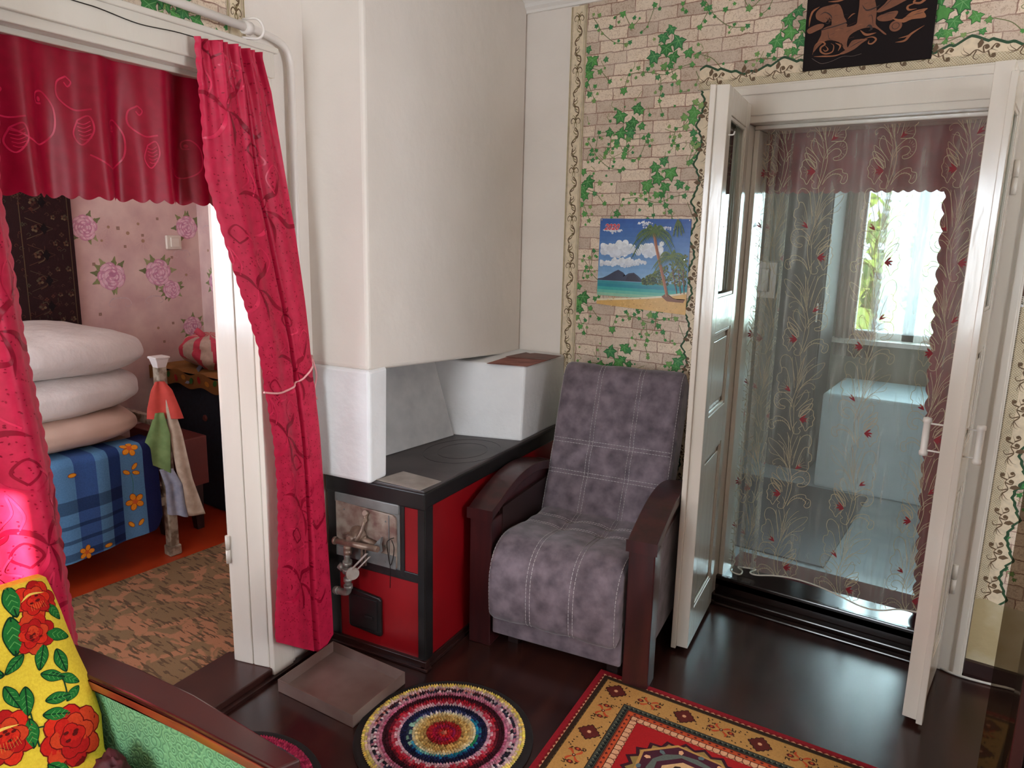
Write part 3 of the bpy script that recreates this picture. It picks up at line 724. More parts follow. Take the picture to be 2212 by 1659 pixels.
# ---- door leaves: frame, panels, glass
def door_leaf(name, hx, hy, ang, flip):
    """hinge at (hx, hy); local x runs from hinge to closing edge, local y is thickness"""
    ca, sa = math.cos(ang), math.sin(ang)
    def T(x, y, z): return (hx + ca * x - sa * y, hy + sa * x + ca * y, z)
    Wd, th, z0, z1 = .405, .047, .02, 1.985
    b = MB()
    st = .062
    b.box(0, st, 0, th, z0, z1, T=T); b.box(Wd - st, Wd, 0, th, z0, z1, T=T)
    for a, c in ((z0, .155), (.735, .885), (1.185, 1.305), (1.90, z1)): b.box(st, Wd - st, 0, th, a, c, T=T)
    # rebate strip on the closing edge
    b.box(Wd - .014, Wd + .013, (th - .006) if flip else -.012, (th + .012) if flip else .006, z0 - .004, z1 - (0.0 if not flip else .03), T=T)
    for a, c in ((.155, .735), (.885, 1.185)):
        b.box(st, Wd - st, .013, th - .013, a, c, T=T)
        for s0 in (.004, th - .012):
            b.box(st + .03, Wd - st - .03, s0 + .002, s0 + .006, a + .035, c - .035, T=T)
    for a, c in ((.155, .735), (.885, 1.185), (1.305, 1.90)):   # beads
        for s0, s1 in ((.003, .011), (th - .011, th - .003)):
            b.box(st, st + .012, s0, s1, a, c, T=T); b.box(Wd - st - .012, Wd - st, s0, s1, a, c, T=T)
            b.box(st, Wd - st, s0, s1, a, a + .012, T=T); b.box(st, Wd - st, s0, s1, c - .012, c, T=T)
    o = struct(name, b, MT['white_gloss'], bevel=.003)
    g = MB(); g.box(st + .002, Wd - st - .002, .021, .025, 1.307, 1.898, T=T); g.build('pane', MT['glass'], parent=o)
    hg = MB()
    for z in (.30, 1.66):
        for k in range(2): hg.tube([T(-.004, -.008 if not flip else th + .008, z + k * .055), T(-.004, -.008 if not flip else th + .008, z + k * .055 + .052)], .009, 10)
    hg.build('hinge', MT['white_gloss'], parent=o)
    return o, T, Wd, th
door_1, T1, W1, th1 = door_leaf('door_1', -.931, 2.80, math.radians(-82.5), False)
door_2, T2, W2, th2 = door_leaf('door_2', -.107, 2.853, math.radians(-93.0), True)
def handle(T, x, ysgn, zc, parent, th):
    b = MB(); y0 = th if ysgn > 0 else 0
    for z in (zc - .042, zc + .042): b.tube([T(x, y0 - ysgn * .004, z), T(x, y0 + ysgn * .040, z)], .0028, 8)
    o = b.build('handle', MT['white_frame'], parent=parent)
    g = MB()
    base = T(x, y0 + ysgn * .046, 0)
    g.lathe([(.006, -.060), (.0115, -.058), (.0125, -.052), (.0125, -.046), (.0098, -.043), (.0102, 0), (.0098, .043), (.0125, .046), (.0125, .052), (.0115, .058), (.006, .060)], (base[0], base[1], zc), 18)
    g.build('grip', MT['white_frame'], parent=o)
handle(T2, W2 - .035, 1, .93, door_2, th2); handle(T2, W2 - .035, -1, .93, door_2, th2)
# small hook under the head of the left leaf
b = MB(); b.tube([T1(W1 - .03, th1, 1.835), T1(W1 - .03, th1 + .016, 1.835), T1(W1 - .03, th1 + .02, 1.845)], .0025, 6)
b.build('hook', MT['white_frame'], parent=door_1)

# ---- hall beyond
sbox('wall_hall_left', -2.62, -2.52, YB + .2, 5.6, 0, 2.45, 'hall_wall')
sbox('wall_hall_right', 1.25, 1.35, YB + .2, 5.6, 0, 2.45, 'hall_wall')
b = MB()
for x0, x1, z0, z1 in ((-2.62, -.95, 0, 2.45), (.30, 1.35, 0, 2.45), (-.95, .30, 0, .86), (-.95, .30, 2.0, 2.45)): b.box(x0, x1, 5.5, 5.6, z0, z1)
struct('wall_hall_far', b, MT['hall_wall'])
b = MB()
for x0, x1, z0, z1 in ((-.95, -.90, .86, 2.0), (.25, .30, .86, 2.0), (-.60, -.53, .86, 2.0), (-.12, -.08, .86, 2.0), (-.95, .3, .86, .91), (-.95, .3, 1.95, 2.0)): b.box(x0, x1, 5.52, 5.58, z0, z1)
w2 = struct('window_2', b, MT['white_frame'])
g = MB(); g.box(-.95, .30, 5.548, 5.552, .86, 2.0); g.build('pane', MT['glass'], parent=w2)
sbox('trim_7', -1.02, .37, 5.38, 5.52, .83, .86, 'white_frame')

# ---- bedroom shell
sbox('wall_bedroom_left', -4.05, -3.95, -1.3, 2.6, 0, 2.44, 'pink_paper')
sbox('wall_bedroom_far', -4.05, WL(1.12, 0, -.14)[0], 2.53, 2.6, 0, 2.44, 'pink_paper')
b = MB()
for x0, x1, z0, z1 in ((-4.05, -3.55, 0, 2.44), (-2.45, -1.85, 0, 2.44), (-3.55, -2.45, 0, .85), (-3.55, -2.45, 2.05, 2.44)): b.box(x0, x1, -1.3, -1.2, z0, z1)
struct('wall_bedroom_near', b, MT['pink_paper'])

# printed peonies of the bedroom wallpaper
PK = [C(218, 154, 178), C(228, 172, 190), C(210, 140, 168), C(234, 188, 200)]
def peony(mb, x, z, r, rng):
    for k in range(9):
        a = rng.uniform(0, 2 * PI); q = r * 1.05
        cx, cz = x + q * math.cos(a), z + q * math.sin(a) * .9
        lp = [(cx + r * .42 * math.cos(a + t) * (1.3 if abs(t) < .3 else .55), cz + r * .42 * math.sin(a + t) * (1.3 if abs(t) < .3 else .55)) for t in (-2.4, -1.2, -.6, 0, .6, 1.2, 2.4)]
        mb.blob(lp, rng.choice([C(136, 142, 92), C(160, 162, 112), C(120, 126, 82)]), 1, .0006, n=3, smooth=True)
    mb.disc(x, z, r * .8, C(206, 136, 166), 1, .0008, 16)
    for ring, (rad, nn, sz) in enumerate(((.72, 8, .44), (.52, 7, .40), (.32, 6, .34), (.14, 4, .26))):
        for k in range(nn):
            a = 2 * PI * k / nn + rng.uniform(-.25, .25) + ring * .5
            cx, cz = x + r * rad * math.cos(a), z + r * rad * math.sin(a) - r * .05
            hh = .0010 + ring * .0006 + k * .00004
            mb.disc(cx, cz, r * sz * 1.05, C(202, 134, 162), 1, hh, 12, r * sz * .78, a + PI / 2)
            mb.disc(cx, cz, r * sz * .97, PK[(k + ring) % 2 * 3] if ring < 2 else rng.choice(PK), 1, hh + .00002, 12, r * sz * .72, a + PI / 2)
            mb.disc(cx + r * .06 * math.cos(a), cz + r * .06 * math.sin(a), r * sz * .55, C(240, 200, 212), 1, hh + .00003, 10, r * sz * .36, a + PI / 2)
def scrolls(mb, x, z, r, col):
    for sg in (1, -1):
        mb.stroke([(x, z), (x + sg * r * .7, z - r * .1), (x + sg * r, z - r * .6), (x + sg * r * .5, z - r * .8), (x + sg * r * .45, z - r * .45)], r * .16, col, 1, .0006, 5, 2)
def daisies(mb, pts, rng):
    for x, z, r in pts:
        for k in range(12):
            a = 2 * PI * k / 12
            mb.stroke([(x + r * .3 * math.cos(a), z + r * .3 * math.sin(a)), (x + r * math.cos(a), z + r * math.sin(a))], r * .2, C(228, 198, 184), 1, .0005, 1, 1)
        mb.disc(x, z, r * .2, C(176, 140, 110), 1, .0007, 8)
def little_squares(mb, pts):
    for x, z, r in pts:
        mb.disc(x, z, r * 1.4, C(196, 160, 140), 1, .0005, 4, rot=PI / 4); mb.disc(x, z, r, C(138, 104, 92), 1, .0007, 4, rot=PI / 4); mb.disc(x, z, r * .5, C(186, 150, 130), 1, .0009, 4, rot=PI / 4)
rngf = random.Random(11)
b = MB(lambda u, v, h: (-3.95 + h, u, v))
for x, z, r in ((1.90, 1.497, .062), (2.015, 1.249, .070), (2.274, 1.262, .070), (2.345, 1.164, .050), (2.462, 1.51, .062), (2.459, .944, .055), (1.55, 1.25, .07), (2.27, 1.79, .07), (2.0, 1.78, .07)):
    peony(b, x, z, r, rngf)
for x, z, r in ((2.05, 1.13, .06), (2.24, 1.13, .05), (2.42, 1.38, .05), (1.9, .94, .05)): scrolls(b, x, z, r, C(212, 182, 180))
daisies(b, [(2.02, 1.50, .04), (2.12, 1.47, .05), (2.20, 1.43, .05), (1.98, 1.43, .035), (2.18, 1.52, .04), (2.25, .95, .04), (2.44, 1.24, .04)], rngf)
little_squares(b, [(2.07, 1.495, .010), (2.2, 1.46, .008), (2.29, 1.55, .008), (1.93, 1.31, .009), (2.10, 1.40, .008), (2.36, 1.34, .008), (1.94, 1.05, .009), (2.34, .97, .008), (2.28, .87, .008)])
b.build('wallpaper_flowers', [MT['paint'], MT['paint']], parent=bpy.data.objects['wall_bedroom_left'])
b = MB(lambda u, v, h: (u, 2.53 - h, v))
peony(b, -3.80, 1.20, .065, rngf); peony(b, -3.62, 1.55, .07, rngf); scrolls(b, -3.82, 1.06, .05, C(212, 182, 180)); scrolls(b, -3.85, 1.52, .05, C(212, 182, 180))
daisies(b, [(-3.86, 1.38, .04), (-3.78, 1.36, .03)], rngf); little_squares(b, [(-3.82, 1.36, .008)])
b.build('wallpaper_flowers', [MT['paint'], MT['paint']], parent=bpy.data.objects['wall_bedroom_far'])

# ================================================================ THINGS: the stove
S1 = Vector((-1.956, 1.704, 0)); S2 = Vector((-1.545, 1.760, 0)); S3 = Vector((-1.665, YB - .003, 0)); S0 = Vector((-2.085, YB - .003, 0))
DF = (S2 - S1).normalized(); NF = Vector((DF.y, -DF.x, 0)); DS = (S3 - S2).normalized(); NS = Vector((DS.y, -DS.x, 0)); LS = (S3 - S2).length
def TF(x, y, z): p = S1 + DF * x + NF * y; return (p.x, p.y, z)         # x = along the front, y = outwards
def TS(x, y, z): p = S2 + DS * x + NS * y; return (p.x, p.y, z)         # x = along the side
stove = empty('stove', (-1.75, 2.2, 0), 'whitewashed masonry stove with red enamelled body and tall chimney breast in the corner', 'stove')
ring = [S1[:2], S2[:2], S3[:2], S0[:2]]
b = MB(); b.prism(ring, .03, .61); b.build('stove_body', MT['stove_red'], parent=stove)
b = MB()
b.box(.390, .418, -.01, .006, .0, .605, T=TF); b.box(-.003, .042, -.01, .006, .0, .605, T=TS)
b.box(0, .046, -.01, .004, .0, .605, T=TF)
b.box(0, .395, -.01, .004, .318, .352, T=TF); b.box(.318, .334, -.01, .0045, .33, .6, T=TF)
b.box(.05, .33, -.01, .003, .57, .6, T=TF)
b.build('corner_strap', MT['black_paint'], parent=stove, bevel=.002)
b = MB()
b.box(-.004, .421, -.02, .010, .588, .652, T=TF); b.box(-.010, LS, -.02, .007, .594, .652, T=TS)
b.build('edge_band', MT['black_paint'], parent=stove, bevel=.006, segs=3)
b = MB(); b.prism([TF(-.0, .006, 0)[:2], TF(.416, .006, 0)[:2], TS(LS, .006, 0)[:2], S0[:2]], .640, .660)
b.build('hob_plate', MT['cast_iron'], parent=stove, bevel=.004)
b = MB()
for r in (.09, .14):
    pts = [(-1.73 + r * math.cos(t * PI / 24), 2.20 + 1.25 * r * math.sin(t * PI / 24), .6600) for t in range(49)]
    b.tube(pts, .0009, 4, cap=False, smooth_path=False)
b.build('hob_ring', MT['black_paint'], parent=stove)
b = MB(); b.box(-.0, .428, -.01, .014, 0, .034, T=TF); b.box(-.014, LS, -.01, .007, 0, .034, T=TS)
b.box(-.0, .436, -.01, .024, 0, .012, T=TF); b.box(-.024, LS, -.01, .011, 0, .012, T=TS)
b.build('plinth', MT['plinth'], parent=stove, bevel=.003)
# fire door
b = MB(); b.box(.040, .316, -.01, .007, .352, .590, T=TF); b.box(.040, .316, .005, .013, .556, .592, T=TF)
fd = b.build('fire_door', MT['grey_steel'], parent=stove, bevel=.003)
b = MB(); b.prism([(.046, .362), (.046, .562), (.292, .552), (.303, .545), (.306, .535), (.306, .358)], 0, .012, T=lambda x, y, z: TF(x, .004 + z, y))
o = b.build('door_plate', MT['rusty_door'], parent=fd, bevel=.002)
b = MB(); b.box(.046, .306, .0155, .0175, .356, .405, T=TF); b.box(.278, .281, .0155, .0195, .37, .55, T=TF)
for x, z in ((.085, .535), (.265, .525), (.262, .375), (.262, .435)): b.lathe([(.003, 0), (.003, .003), (.0015, .004)], (0, 0, 0), 8, T=lambda a, c, d, x=x, z=z: TF(x + a, .0155 + d, z + c))
b.build('lower_flange', MT['grey_steel'], parent=fd)
# ash door
b = MB(); b.prism([(.092, .232), (.100, .238), (.228, .226), (.236, .216), (.236, .080), (.228, .076), (.1, .086), (.092, .092)], 0, .014, T=lambda x, y, z: TF(x, .0 + z, y))
ad = b.build('ash_door', MT['black_paint'], parent=stove, bevel=.004)
b = MB(); b.box(.104, .222, .014, .017, .096, .214, T=TF)
b.box(.17, .205, .017, .022, .14, .15, T=TF); b.build('ash_flap', MT['black_paint'], parent=ad, bevel=.003)
# gas burner bolted to the fire door
gb = MB()
gb.tube([TF(.090, .075, .440), TF(.275, .075, .447)], .0105, 14, smooth_path=False)
gb.tube([TF(.086, .075, .440), TF(.096, .075, .4403)], .014, 14, smooth_path=False)
gb.build('burner_tube', MT['pipe_brass'], parent=stove)
gb = MB()
gb.tube([TF(.128, .060, .40), TF(.126, .055, .33), TF(.126, .053, .262)], .0105, 12, n=3)
gb.tube([TF(.130, .06, .365), TF(.128, .057, .350)], .017, 12); gb.tube([TF(.129, .06, .340), TF(.127, .057, .322)], .018, 8)
gb.tube([TF(.127, .055, .300), TF(.126, .055, .285)], .015, 8); gb.tube([TF(.126, .054, .272), TF(.126, .053, .258)], .016, 12)
gb.tube([TF(.126, .053, .262), TF(.122, .053, .245), TF(.105, .053, .238), (TF(.062, .053, .237))], .0125, 12, n=4)
gb.tube([TF(.082, .053, .2375), TF(.068, .053, .237)], .0155, 8); gb.tube([TF(.105, .05, .325), TF(.085, .05, .335)], .012, 10)
gb.build('gas_valve', MT['pipe_steel'], parent=stove)
gb = MB()
gb.tube([TF(.126, .06, .33), TF(.165, .075, .333)], .005, 8); gb.tube([TF(.160, .072, .333), TF(.168, .078, .333)], .023, 20)
gb.box(-.004, .004, -.003, .003, 0, .11, T=lambda x, y, z: TF(.162 + z * .62 + x, .078 + y, .348 + z * .68)); gb.box(.004, .010, -.003, .003, .02, .11, T=lambda x, y, z: TF(.168 + z * .62 + x, .078 + y, .340 + z * .68))
gb.build('valve_lever', MT['tin'], parent=stove)
gb = MB()
gb.tube([TF(.186, .022, .540), TF(.182, .030, .505), TF(.176, .045, .47), TF(.16, .055, .445)], .007, 10)
gb.tube([TF(.187, .018, .540), TF(.187, .032, .546)], .010, 8); gb.tube([TF(.18, .020, .518), TF(.190, .034, .520)], .008, 8)
gb.lathe([(.0, .0), (.032, .002), (.034, .012), (.024, .03), (.012, .05), (.011, .062)], (0, 0, 0), 20, T=lambda x, y, z: TF(.150 + x, .014 + z, .455 + y))
gb.tube([TF(.150, .07, .452), TF(.140, .07, .425), TF(.130, .062, .40)], .012, 12); gb.tube([TF(.150, .03, .45), TF(.235, .03, .435)], .012, 10)
gb.tube([TF(.172, .03, .46), TF(.172, .03, .345)], .006, 8); gb.tube([TF(.187, .03, .46), TF(.187, .03, .350)], .004, 8)
gb.lathe([(.009, -.018), (.015, -.016), (.015, -.004), (.011, 0), (.015, .004), (.015, .014), (.009, .018)], (0, 0, 0), 8, T=lambda x, y, z: TF(.142 + x, .07 + y, .415 + z))
gb.tube([TF(.105, .045, .455), TF(.135, .05, .467), TF(.165, .045, .452)], .005, 8)
gb.build('burner_body', MT['pipe_brass'], parent=stove)
gb = MB()
gb.prism([(.228, .436), (.264, .475), (.258, .445), (.262, .420), (.236, .408)], 0, .012, T=lambda x, y, z: TF(x, .03 + z, y))
gb.build('deflector_plate', MT['grey_steel'], parent=stove)
gb = MB(); gb.box(.075, .115, .018, .045, .372, .405, T=TF)
gb.build('burner_bracket', MT['grey_steel'], parent=stove, bevel=.002)
gb = MB()
gb.tube([TF(.302, 0.020, .474), TF(.292, 0.032, .470), TF(.280, 0.030, .455), TF(.280, 0.026, .42), TF(.284, 0.024, .385), TF(.289, 0.023, .372), TF(.300, 0.024, .40), TF(.305, 0.024, .44), TF(.298, 0.028, .468)], .0016, 6)
gb.tube([TF(.287, 0.024, .372), TF(.287, 0.022, .34), TF(.285, 0.022, .285)], .0014, 6)
gb.build('wire_loop', MT['wire'], parent=stove)
# chimney breast, pillar, side block
def hexa(mb, bot, top, mi=0):
    n = len(bot); ib = [mb.vert(p) for p in bot]; it = [mb.vert(p) for p in top]
    mb.face(list(reversed(ib)), mi); mb.face(it, mi)
    for i in range(n):
        j = (i + 1) % n; mb.face([ib[i], ib[j], it[j], it[i]], mi)
CH = [(-1.99, 1.662), (-1.738, 1.703), (-1.924, YB - .002), (-2.105, YB - .002)]
b = MB(); hexa(b, [(CH[0][0], CH[0][1], 1.05), (CH[1][0], CH[1][1], 1.05), (CH[2][0], CH[2][1], .955), (CH[3][0], CH[3][1], .955)], [(x, y, 2.5) for x, y in CH])
b.build('chimney_breast', MT['plaster'], parent=stove, bevel=.014, segs=3)
b = MB(); hexa(b, [(-1.985, 1.665, .655), (-1.738, 1.700, .655), (-1.752, 1.797, .655), (-1.99, 1.76, .655)], [(-1.985, 1.658, 1.052), (-1.731, 1.697, 1.052), (-1.748, 1.802, 1.052), (-1.99, 1.76, 1.052)])
b.build('pillar', MT['plaster_rough'], parent=stove, bevel=.012, segs=3)
b = MB(); hexa(b, [(-2.05, 2.33, .655), (-1.90, 2.368, .655), (-1.628, 2.462, .655), (-1.668, YB - .002, .655), (-2.10, YB - .002, .655)],
               [(-2.05, 2.40, .972), (-1.90, 2.432, .972), (-1.632, 2.488, .972), (-1.672, YB - .002, .972), (-2.10, YB - .002, .972)])
b.build('side_block', MT['plaster_rough'], parent=stove, bevel=.012, segs=3)

b = MB(); hexa(b, [(-1.744, 1.734, .661), (-1.553, 1.748, .661), (-1.556, 1.860, .661), (-1.733, 1.860, .661)], [(-1.744, 1.734, .6625), (-1.553, 1.748, .6625), (-1.556, 1.860, .6625), (-1.733, 1.860, .6625)])
tag(b.build('tin_plate', MT['tin']), 'small bare tin plate lying on the front corner of the stove top', 'plate')
b = MB(); hexa(b, [(-1.922, 1.81, .662), (-1.899, 2.352, .662), (-1.9005, 2.352, .662), (-1.9235, 1.81, .662)], [(-1.992, 1.78, 1.045), (-1.985, 2.30, 1.045), (-1.9865, 2.30, 1.045), (-1.9935, 1.78, 1.045)])
tag(b.build('metal_sheet', MT['galv']), 'grey galvanised metal sheet leaning in the niche above the hob', 'metal sheet')
b = MB()
b.prism([(-1.789, 2.432), (-1.622, 2.484), (-1.640, 2.70), (-1.825, 2.655)], .9735, .975)
tag(b.build('rusty_sheet', MT['rust_sheet']), 'rusty red metal sheet lying on the white block beside the chimney', 'metal sheet')
b = MB(); b.prism([(-1.825, 2.62), (-1.632, 2.66), (-1.646, 2.80), (-1.78, 2.79), (-1.79, 2.765), (-1.822, 2.78)], .976, .9775)
tag(b.build('rusty_sheet', mat('browned_sheet', (124, 84, 74), (96, 66, 58), rough=.6, nscale=12)), 'brown metal sheet overlapping the rusty red one, nearest the back wall', 'metal sheet')

# ash pan on the floor
b = MB()
pr = [(-1.848, 1.372), (-1.512, 1.388), (-1.540, 1.652), (-1.880, 1.640)]
cxp = sum(p[0] for p in pr) / 4; cyp = sum(p[1] for p in pr) / 4
pin = [(x + (cxp - x) * .016, y + (cyp - y) * .02) for x, y in pr]
n = 4
o0 = [b.vert((x, y, .002)) for x, y in pr]; o1 = [b.vert((x, y, .045)) for x, y in pr]; i1 = [b.vert((x, y, .045)) for x, y in pin]; i0 = [b.vert((x, y, .005)) for x, y in pin]
b.face(list(reversed(o0))); b.face(i0)
for i in range(4):
    j = (i + 1) % 4
    b.face([o0[i], o0[j], o1[j], o1[i]]); b.face([o1[i], o1[j], i1[j], i1[i]]); b.face([i1[i], i1[j], i0[j], i0[i]])
tag(b.build('ash_pan', MT['pan_rust']), 'square shallow steel ash tray on the floor in front of the stove', 'tray')

# heating pipes
b = MB(); b.tube([WL(-2.6, 2.075, .055), WL(-.28, 2.066, .055), WL(-.02, 2.058, .055)], .012, 12, smooth_path=False)
b.tube([WL(-.035, 2.058, .055), WL(-.012, 2.058, .055)], .018, 12)
pp = b.build('heating_pipe', MT['white_pipe']); tag(pp, 'white painted heating pipe running along the wall above the bedroom doorway', 'pipe')
b = MB(); b.tube([WL(-.015, 2.085, .03), WL(.0, 2.086, .07), WL(.012, 2.062, .082), WL(.006, 2.036, .07), WL(-.02, 2.036, .03)], .004, 8); b.build('bracket', MT['white_pipe'], parent=pp)
b = MB(); b.tube([WL(-.02, 2.075, .022), WL(.06, 2.068, .022), WL(.125, 2.058, .024), WL(.160, 2.035, .024), WL(.172, 1.99, .024), WL(.172, 1.9, .024), WL(.171, 1.4, .024), WL(.172, .9, .024), WL(.172, .05, .024)], .0115, 14, n=5)
tag(b.build('heating_pipe', MT['white_pipe']), 'white painted pipe bending down the wall beside the chimney breast', 'pipe')
b = MB(); b.tube([WL(-2.6, 2.01, .034), WL(-.8, 2.005, .034), WL(-.51, 2.002, .034), WL(-.45, 2.001, .034), WL(-.35, 1.992, .034), WL(-.25, 1.998, .034), WL(-.17, 1.999, .034), WL(.0, 2.0, .036)], .0013, 6)
tag(b.build('cable', MT['wire']), 'thin black wire strung along the white board above the doorway', 'cable')

# ================================================================ burgundy curtains at the bedroom doorway
def interp(tab):
    zs = [t[1] for t in tab][::-1]; ss = [t[0] for t in tab][::-1]
    return lambda z: float(np.interp(z, zs, ss))
def jac(mb, u0, v0, sc_, rng, flip=1, mi=1):
    """one woven sprig: long curled petals and a lozenge"""
    D, Lt = 1, 2
    def S(pts, wd, m_, tp=1): mb.stroke([(u0 + flip * x * sc_, v0 + y * sc_) for x, y in pts], wd * sc_, (1, 1, 1), m_, .0012, 6, tp)
    S([(0, 0), (-.25, .35), (-.7, .5), (-1.1, .35)], .16, D); S([(0, 0), (.15, .45), (.55, .75), (.75, 1.2)], .16, D)
    S([(0, 0), (.45, -.1), (.85, -.55), (1.35, -.6), (1.5, -.4)], .17, D); S([(0, -.02), (-.1, -.5), (-.45, -.95), (-.9, -1.1)], .13, Lt)
    S([(.05, -.02), (.25, -.6), (.2, -1.15)], .12, D); S([(-.5, .4), (-.35, .9), (-.6, 1.5), (-.55, .95), (-.9, .6)], .05, Lt, 0)
    S([(.5, .7), (.3, 1.2), (.6, 1.7), (.9, 1.3), (.7, .8)], .045, Lt, 0)
    S([(-.2, 1.7), (.15, 2.05), (-.15, 2.4), (-.45, 2.05), (-.2, 1.7)], .06, D, 0); S([(-.05, 1.5), (.35, 1.75), (.1, 2.1)], .06, Lt, 0)
def dots(mb, us, vs, nn, rng, r=.0035, mi=1):
    for _ in range(nn):
        u, v = rng.uniform(*us), rng.uniform(*vs)
        mb.disc(u, v, r * rng.uniform(.5, 1), (1, 1, 1), mi, .001, 5, r * .5, rng.uniform(0, 3))
# right curtain, gathered by a ribbon
cl = interp([(-.209, 1.985), (-.205, 1.9), (-.2, 1.808), (-.198, 1.642), (-.163, 1.52), (-.107, 1.337), (-.048, 1.154), (-.024, 1.006), (-.006, .853), (0, .683), (-.008, .463), (-.041, .248), (-.045, .0)])
cr = interp([(.017, 1.985), (.05, 1.897), (.082, 1.731), (.124, 1.499), (.154, 1.28), (.171, 1.111), (.188, 1.0), (.201, .804), (.213, .549), (.222, .193), (.222, .0)])
def cur_right(u, v, h=0.0):
    zt = 2.002 - .01 * (1 - u); zb = .175 - .155 * min(1, u * 1.25) + .05 * max(0, u - .8) / .2
    z = zt + (zb - zt) * v
    l, r = cl(z), cr(z)
    s_ = l + (r - l) * u
    s_ -= .0045 * abs(math.sin(PI * z / .036)) * max(0, 1 - u * 12)
    g = 1.0 - .75 * math.exp(-((z - 1.0) / .10) ** 2)
    topg = math.exp(-max(0, 2.0 - z) / .12)
    fold = .008 * g * math.sin(u * 7 + 1.0 * math.sin(z * 2.1)) + .011 * topg * math.sin(u * 52) + .010 * math.exp(-max(0, 2.0 - z) / .35) * math.sin(u * 24 + 1) + .002 * g * math.sin(u * 19 + z * 3)
    ridge = -.042 * math.exp(-((u - (.70 - .06 * z)) / .026) ** 2) * (1 - .4 * topg)
    off = .062 + fold + ridge + .012 * math.sin(PI * u) * g + .035 * max(0, (.5 - z)) + h + (.003 * math.sin(z * 60) * math.exp(-((z - 1.02) / .06) ** 2))
    return WL(s_, z, off)
b = MB(lambda u, v, h: cur_right(u, v, h)); b.grid(cur_right, 64, 300)
rc = random.Random(21)
def stretch(f, a): return f
class UV(MB): pass
def curtain_pattern(mb, fn, w, hgt, places, sc_, rng, ndots):
    mb.fn = lambda x, y, h: fn(min(1, max(0, x / w)), min(1, max(0, 1 - y / hgt)), h)
    for x, y, fl in places: jac(mb, x, y, sc_, rng, fl)
    dots(mb, (0.01, w * .98), (.02, hgt - .03), ndots, rng)
curtain_pattern(b, cur_right, .24, 1.9, [(.06, 1.72, 1), (.15, 1.47, 1), (.05, 1.22, 1), (.16, .98, 1), (.06, .74, 1), (.12, .50, 1), (.10, .24, 1)], .078, rc, 1500)
ct = b.build('curtain', [MT['satin'], MT['satin_dark'], MT['satin_light']])
tag(ct, 'burgundy satin curtain with scalloped edge, tied with a pink ribbon beside the chimney', 'curtain')
b = MB()
pts = []
for k in range(13):
    u = k / 12; zz = 1.012 - .022 * math.sin(PI * u) + .05 * u * u
    vv = (2.0 - zz) / (2.0 - .02)
    p = Vector(cur_right(u, vv, .004)); pts.append((p.x, p.y, zz))
b.tube(pts, .0035, 6); b.tube([WL(.19, 1.06, .05), WL(.235, 1.085, .012)], .004, 6); b.tube([WL(.235, 1.085, .010), WL(.245, 1.02, .02), WL(.235, .96, .018), WL(.25, .93, .015)], .0035, 6)
b.build('tie_ribbon', MT['ribbon'], parent=ct)

# left curtain
lr = interp([(-.684, 1.95), (-.716, 1.582), (-.707, 1.486), (-.694, 1.244), (-.679, 1.092), (-.667, .956), (-.659, .815), (-.655, .682), (-.647, .467), (-.64, .0)])
def cur_left(u, v, h=0.0):
    z = 1.99 + (.06 - 1.99) * v
    r = lr(z); s_ = -1.22 + (r + 1.22) * u
    s_ += .0045 * abs(math.sin(PI * z / .036)) * max(0, 1 - (1 - u) * 20)
    off = .040 + .035 * u + (.010 + .012 * u) * math.sin(u * 15 + .8 * math.sin(z * 1.7)) + .008 * math.sin(u * 37 + z) - .05 * max(0, u - .93) / .07 + h
    return WL(s_, z, off)
b = MB(); b.grid(cur_left, 80, 260)
curtain_pattern(b, cur_left, .56, 1.93, [(.48, 1.75, 1), (.40, 1.5, -1), (.47, 1.22, 1), (.40, .95, -1), (.49, .72, 1), (.44, .52, -1), (.36, 1.2, 1), (.30, .8, 1), (.30, 1.6, -1)], .088, rc, 2400)
tag(b.build('curtain', [MT['satin'], MT['satin_dark'], MT['satin_light']]), 'burgundy satin curtain hanging in the sunlight behind the yellow sofa cover', 'curtain')
# valance inside the doorway
def val(u, v, h=0.0):
    z = 1.926 + (1.565 - 1.926) * v
    s_ = -.80 + (.735) * u
    if v > .9: z += .010 * (1 - abs(math.sin(PI * s_ / .037))) * (v - .9) / .1
    off = -.052 + (.022 * math.sin(u * 27 + .7 * math.sin(v * 2)) + .010 * math.sin(u * 49 + 1)) * (.45 + .55 * v) + h
    return WL(s_, z, off)
b = MB(); b.grid(val, 220, 60)
b.fn = lambda x, y, h: val(min(1, max(0, x / .735)), min(1, max(0, 1 - y / .365)), h)
def swirl(mb, x, y, s):
    def S(pts, wd, tp=0): mb.stroke([(x + a * s, y + c * s) for a, c in pts], wd * s, (1, 1, 1), 2, .0012, 7, tp)
    S([(-1.6, -1.2), (-.6, -1.7), (.2, -1.2), (.3, -.2), (-.1, .4), (-.5, .3), (-.5, -.05), (-.2, -.05)], .07)
    S([(.9, 1.2), (.5, .9), (.5, .3), (1.1, -.1), (1.7, .0)], .07); S([(.9, 1.2), (1.1, 1.0), (.95, .8), (.8, .95)], .06)
    S([(1.2, -.5), (1.6, -.3), (1.7, -.9), (1.3, -1.5), (1.0, -1.1), (1.2, -.5)], .06)
    for k in range(5): S([(1.15 + .02 * k, -.6 - .16 * k), (1.4, -.65 - .16 * k), (1.62, -.5 - .17 * k)], .035)
    mb.disc(x - .33 * s, y + .1 * s, .1 * s, (1, 1, 1), 2, .0013, 10)
swirl(b, .44, .18, .058); swirl(b, .26, .22, .058); swirl(b, .66, .16, .05); swirl(b, .10, .18, .055)
tag(b.build('valance', [MT['satin_shaded'], MT['satin_dark'], MT['satin_light']]), 'short burgundy satin valance with scalloped hem in the bedroom doorway', 'curtain')

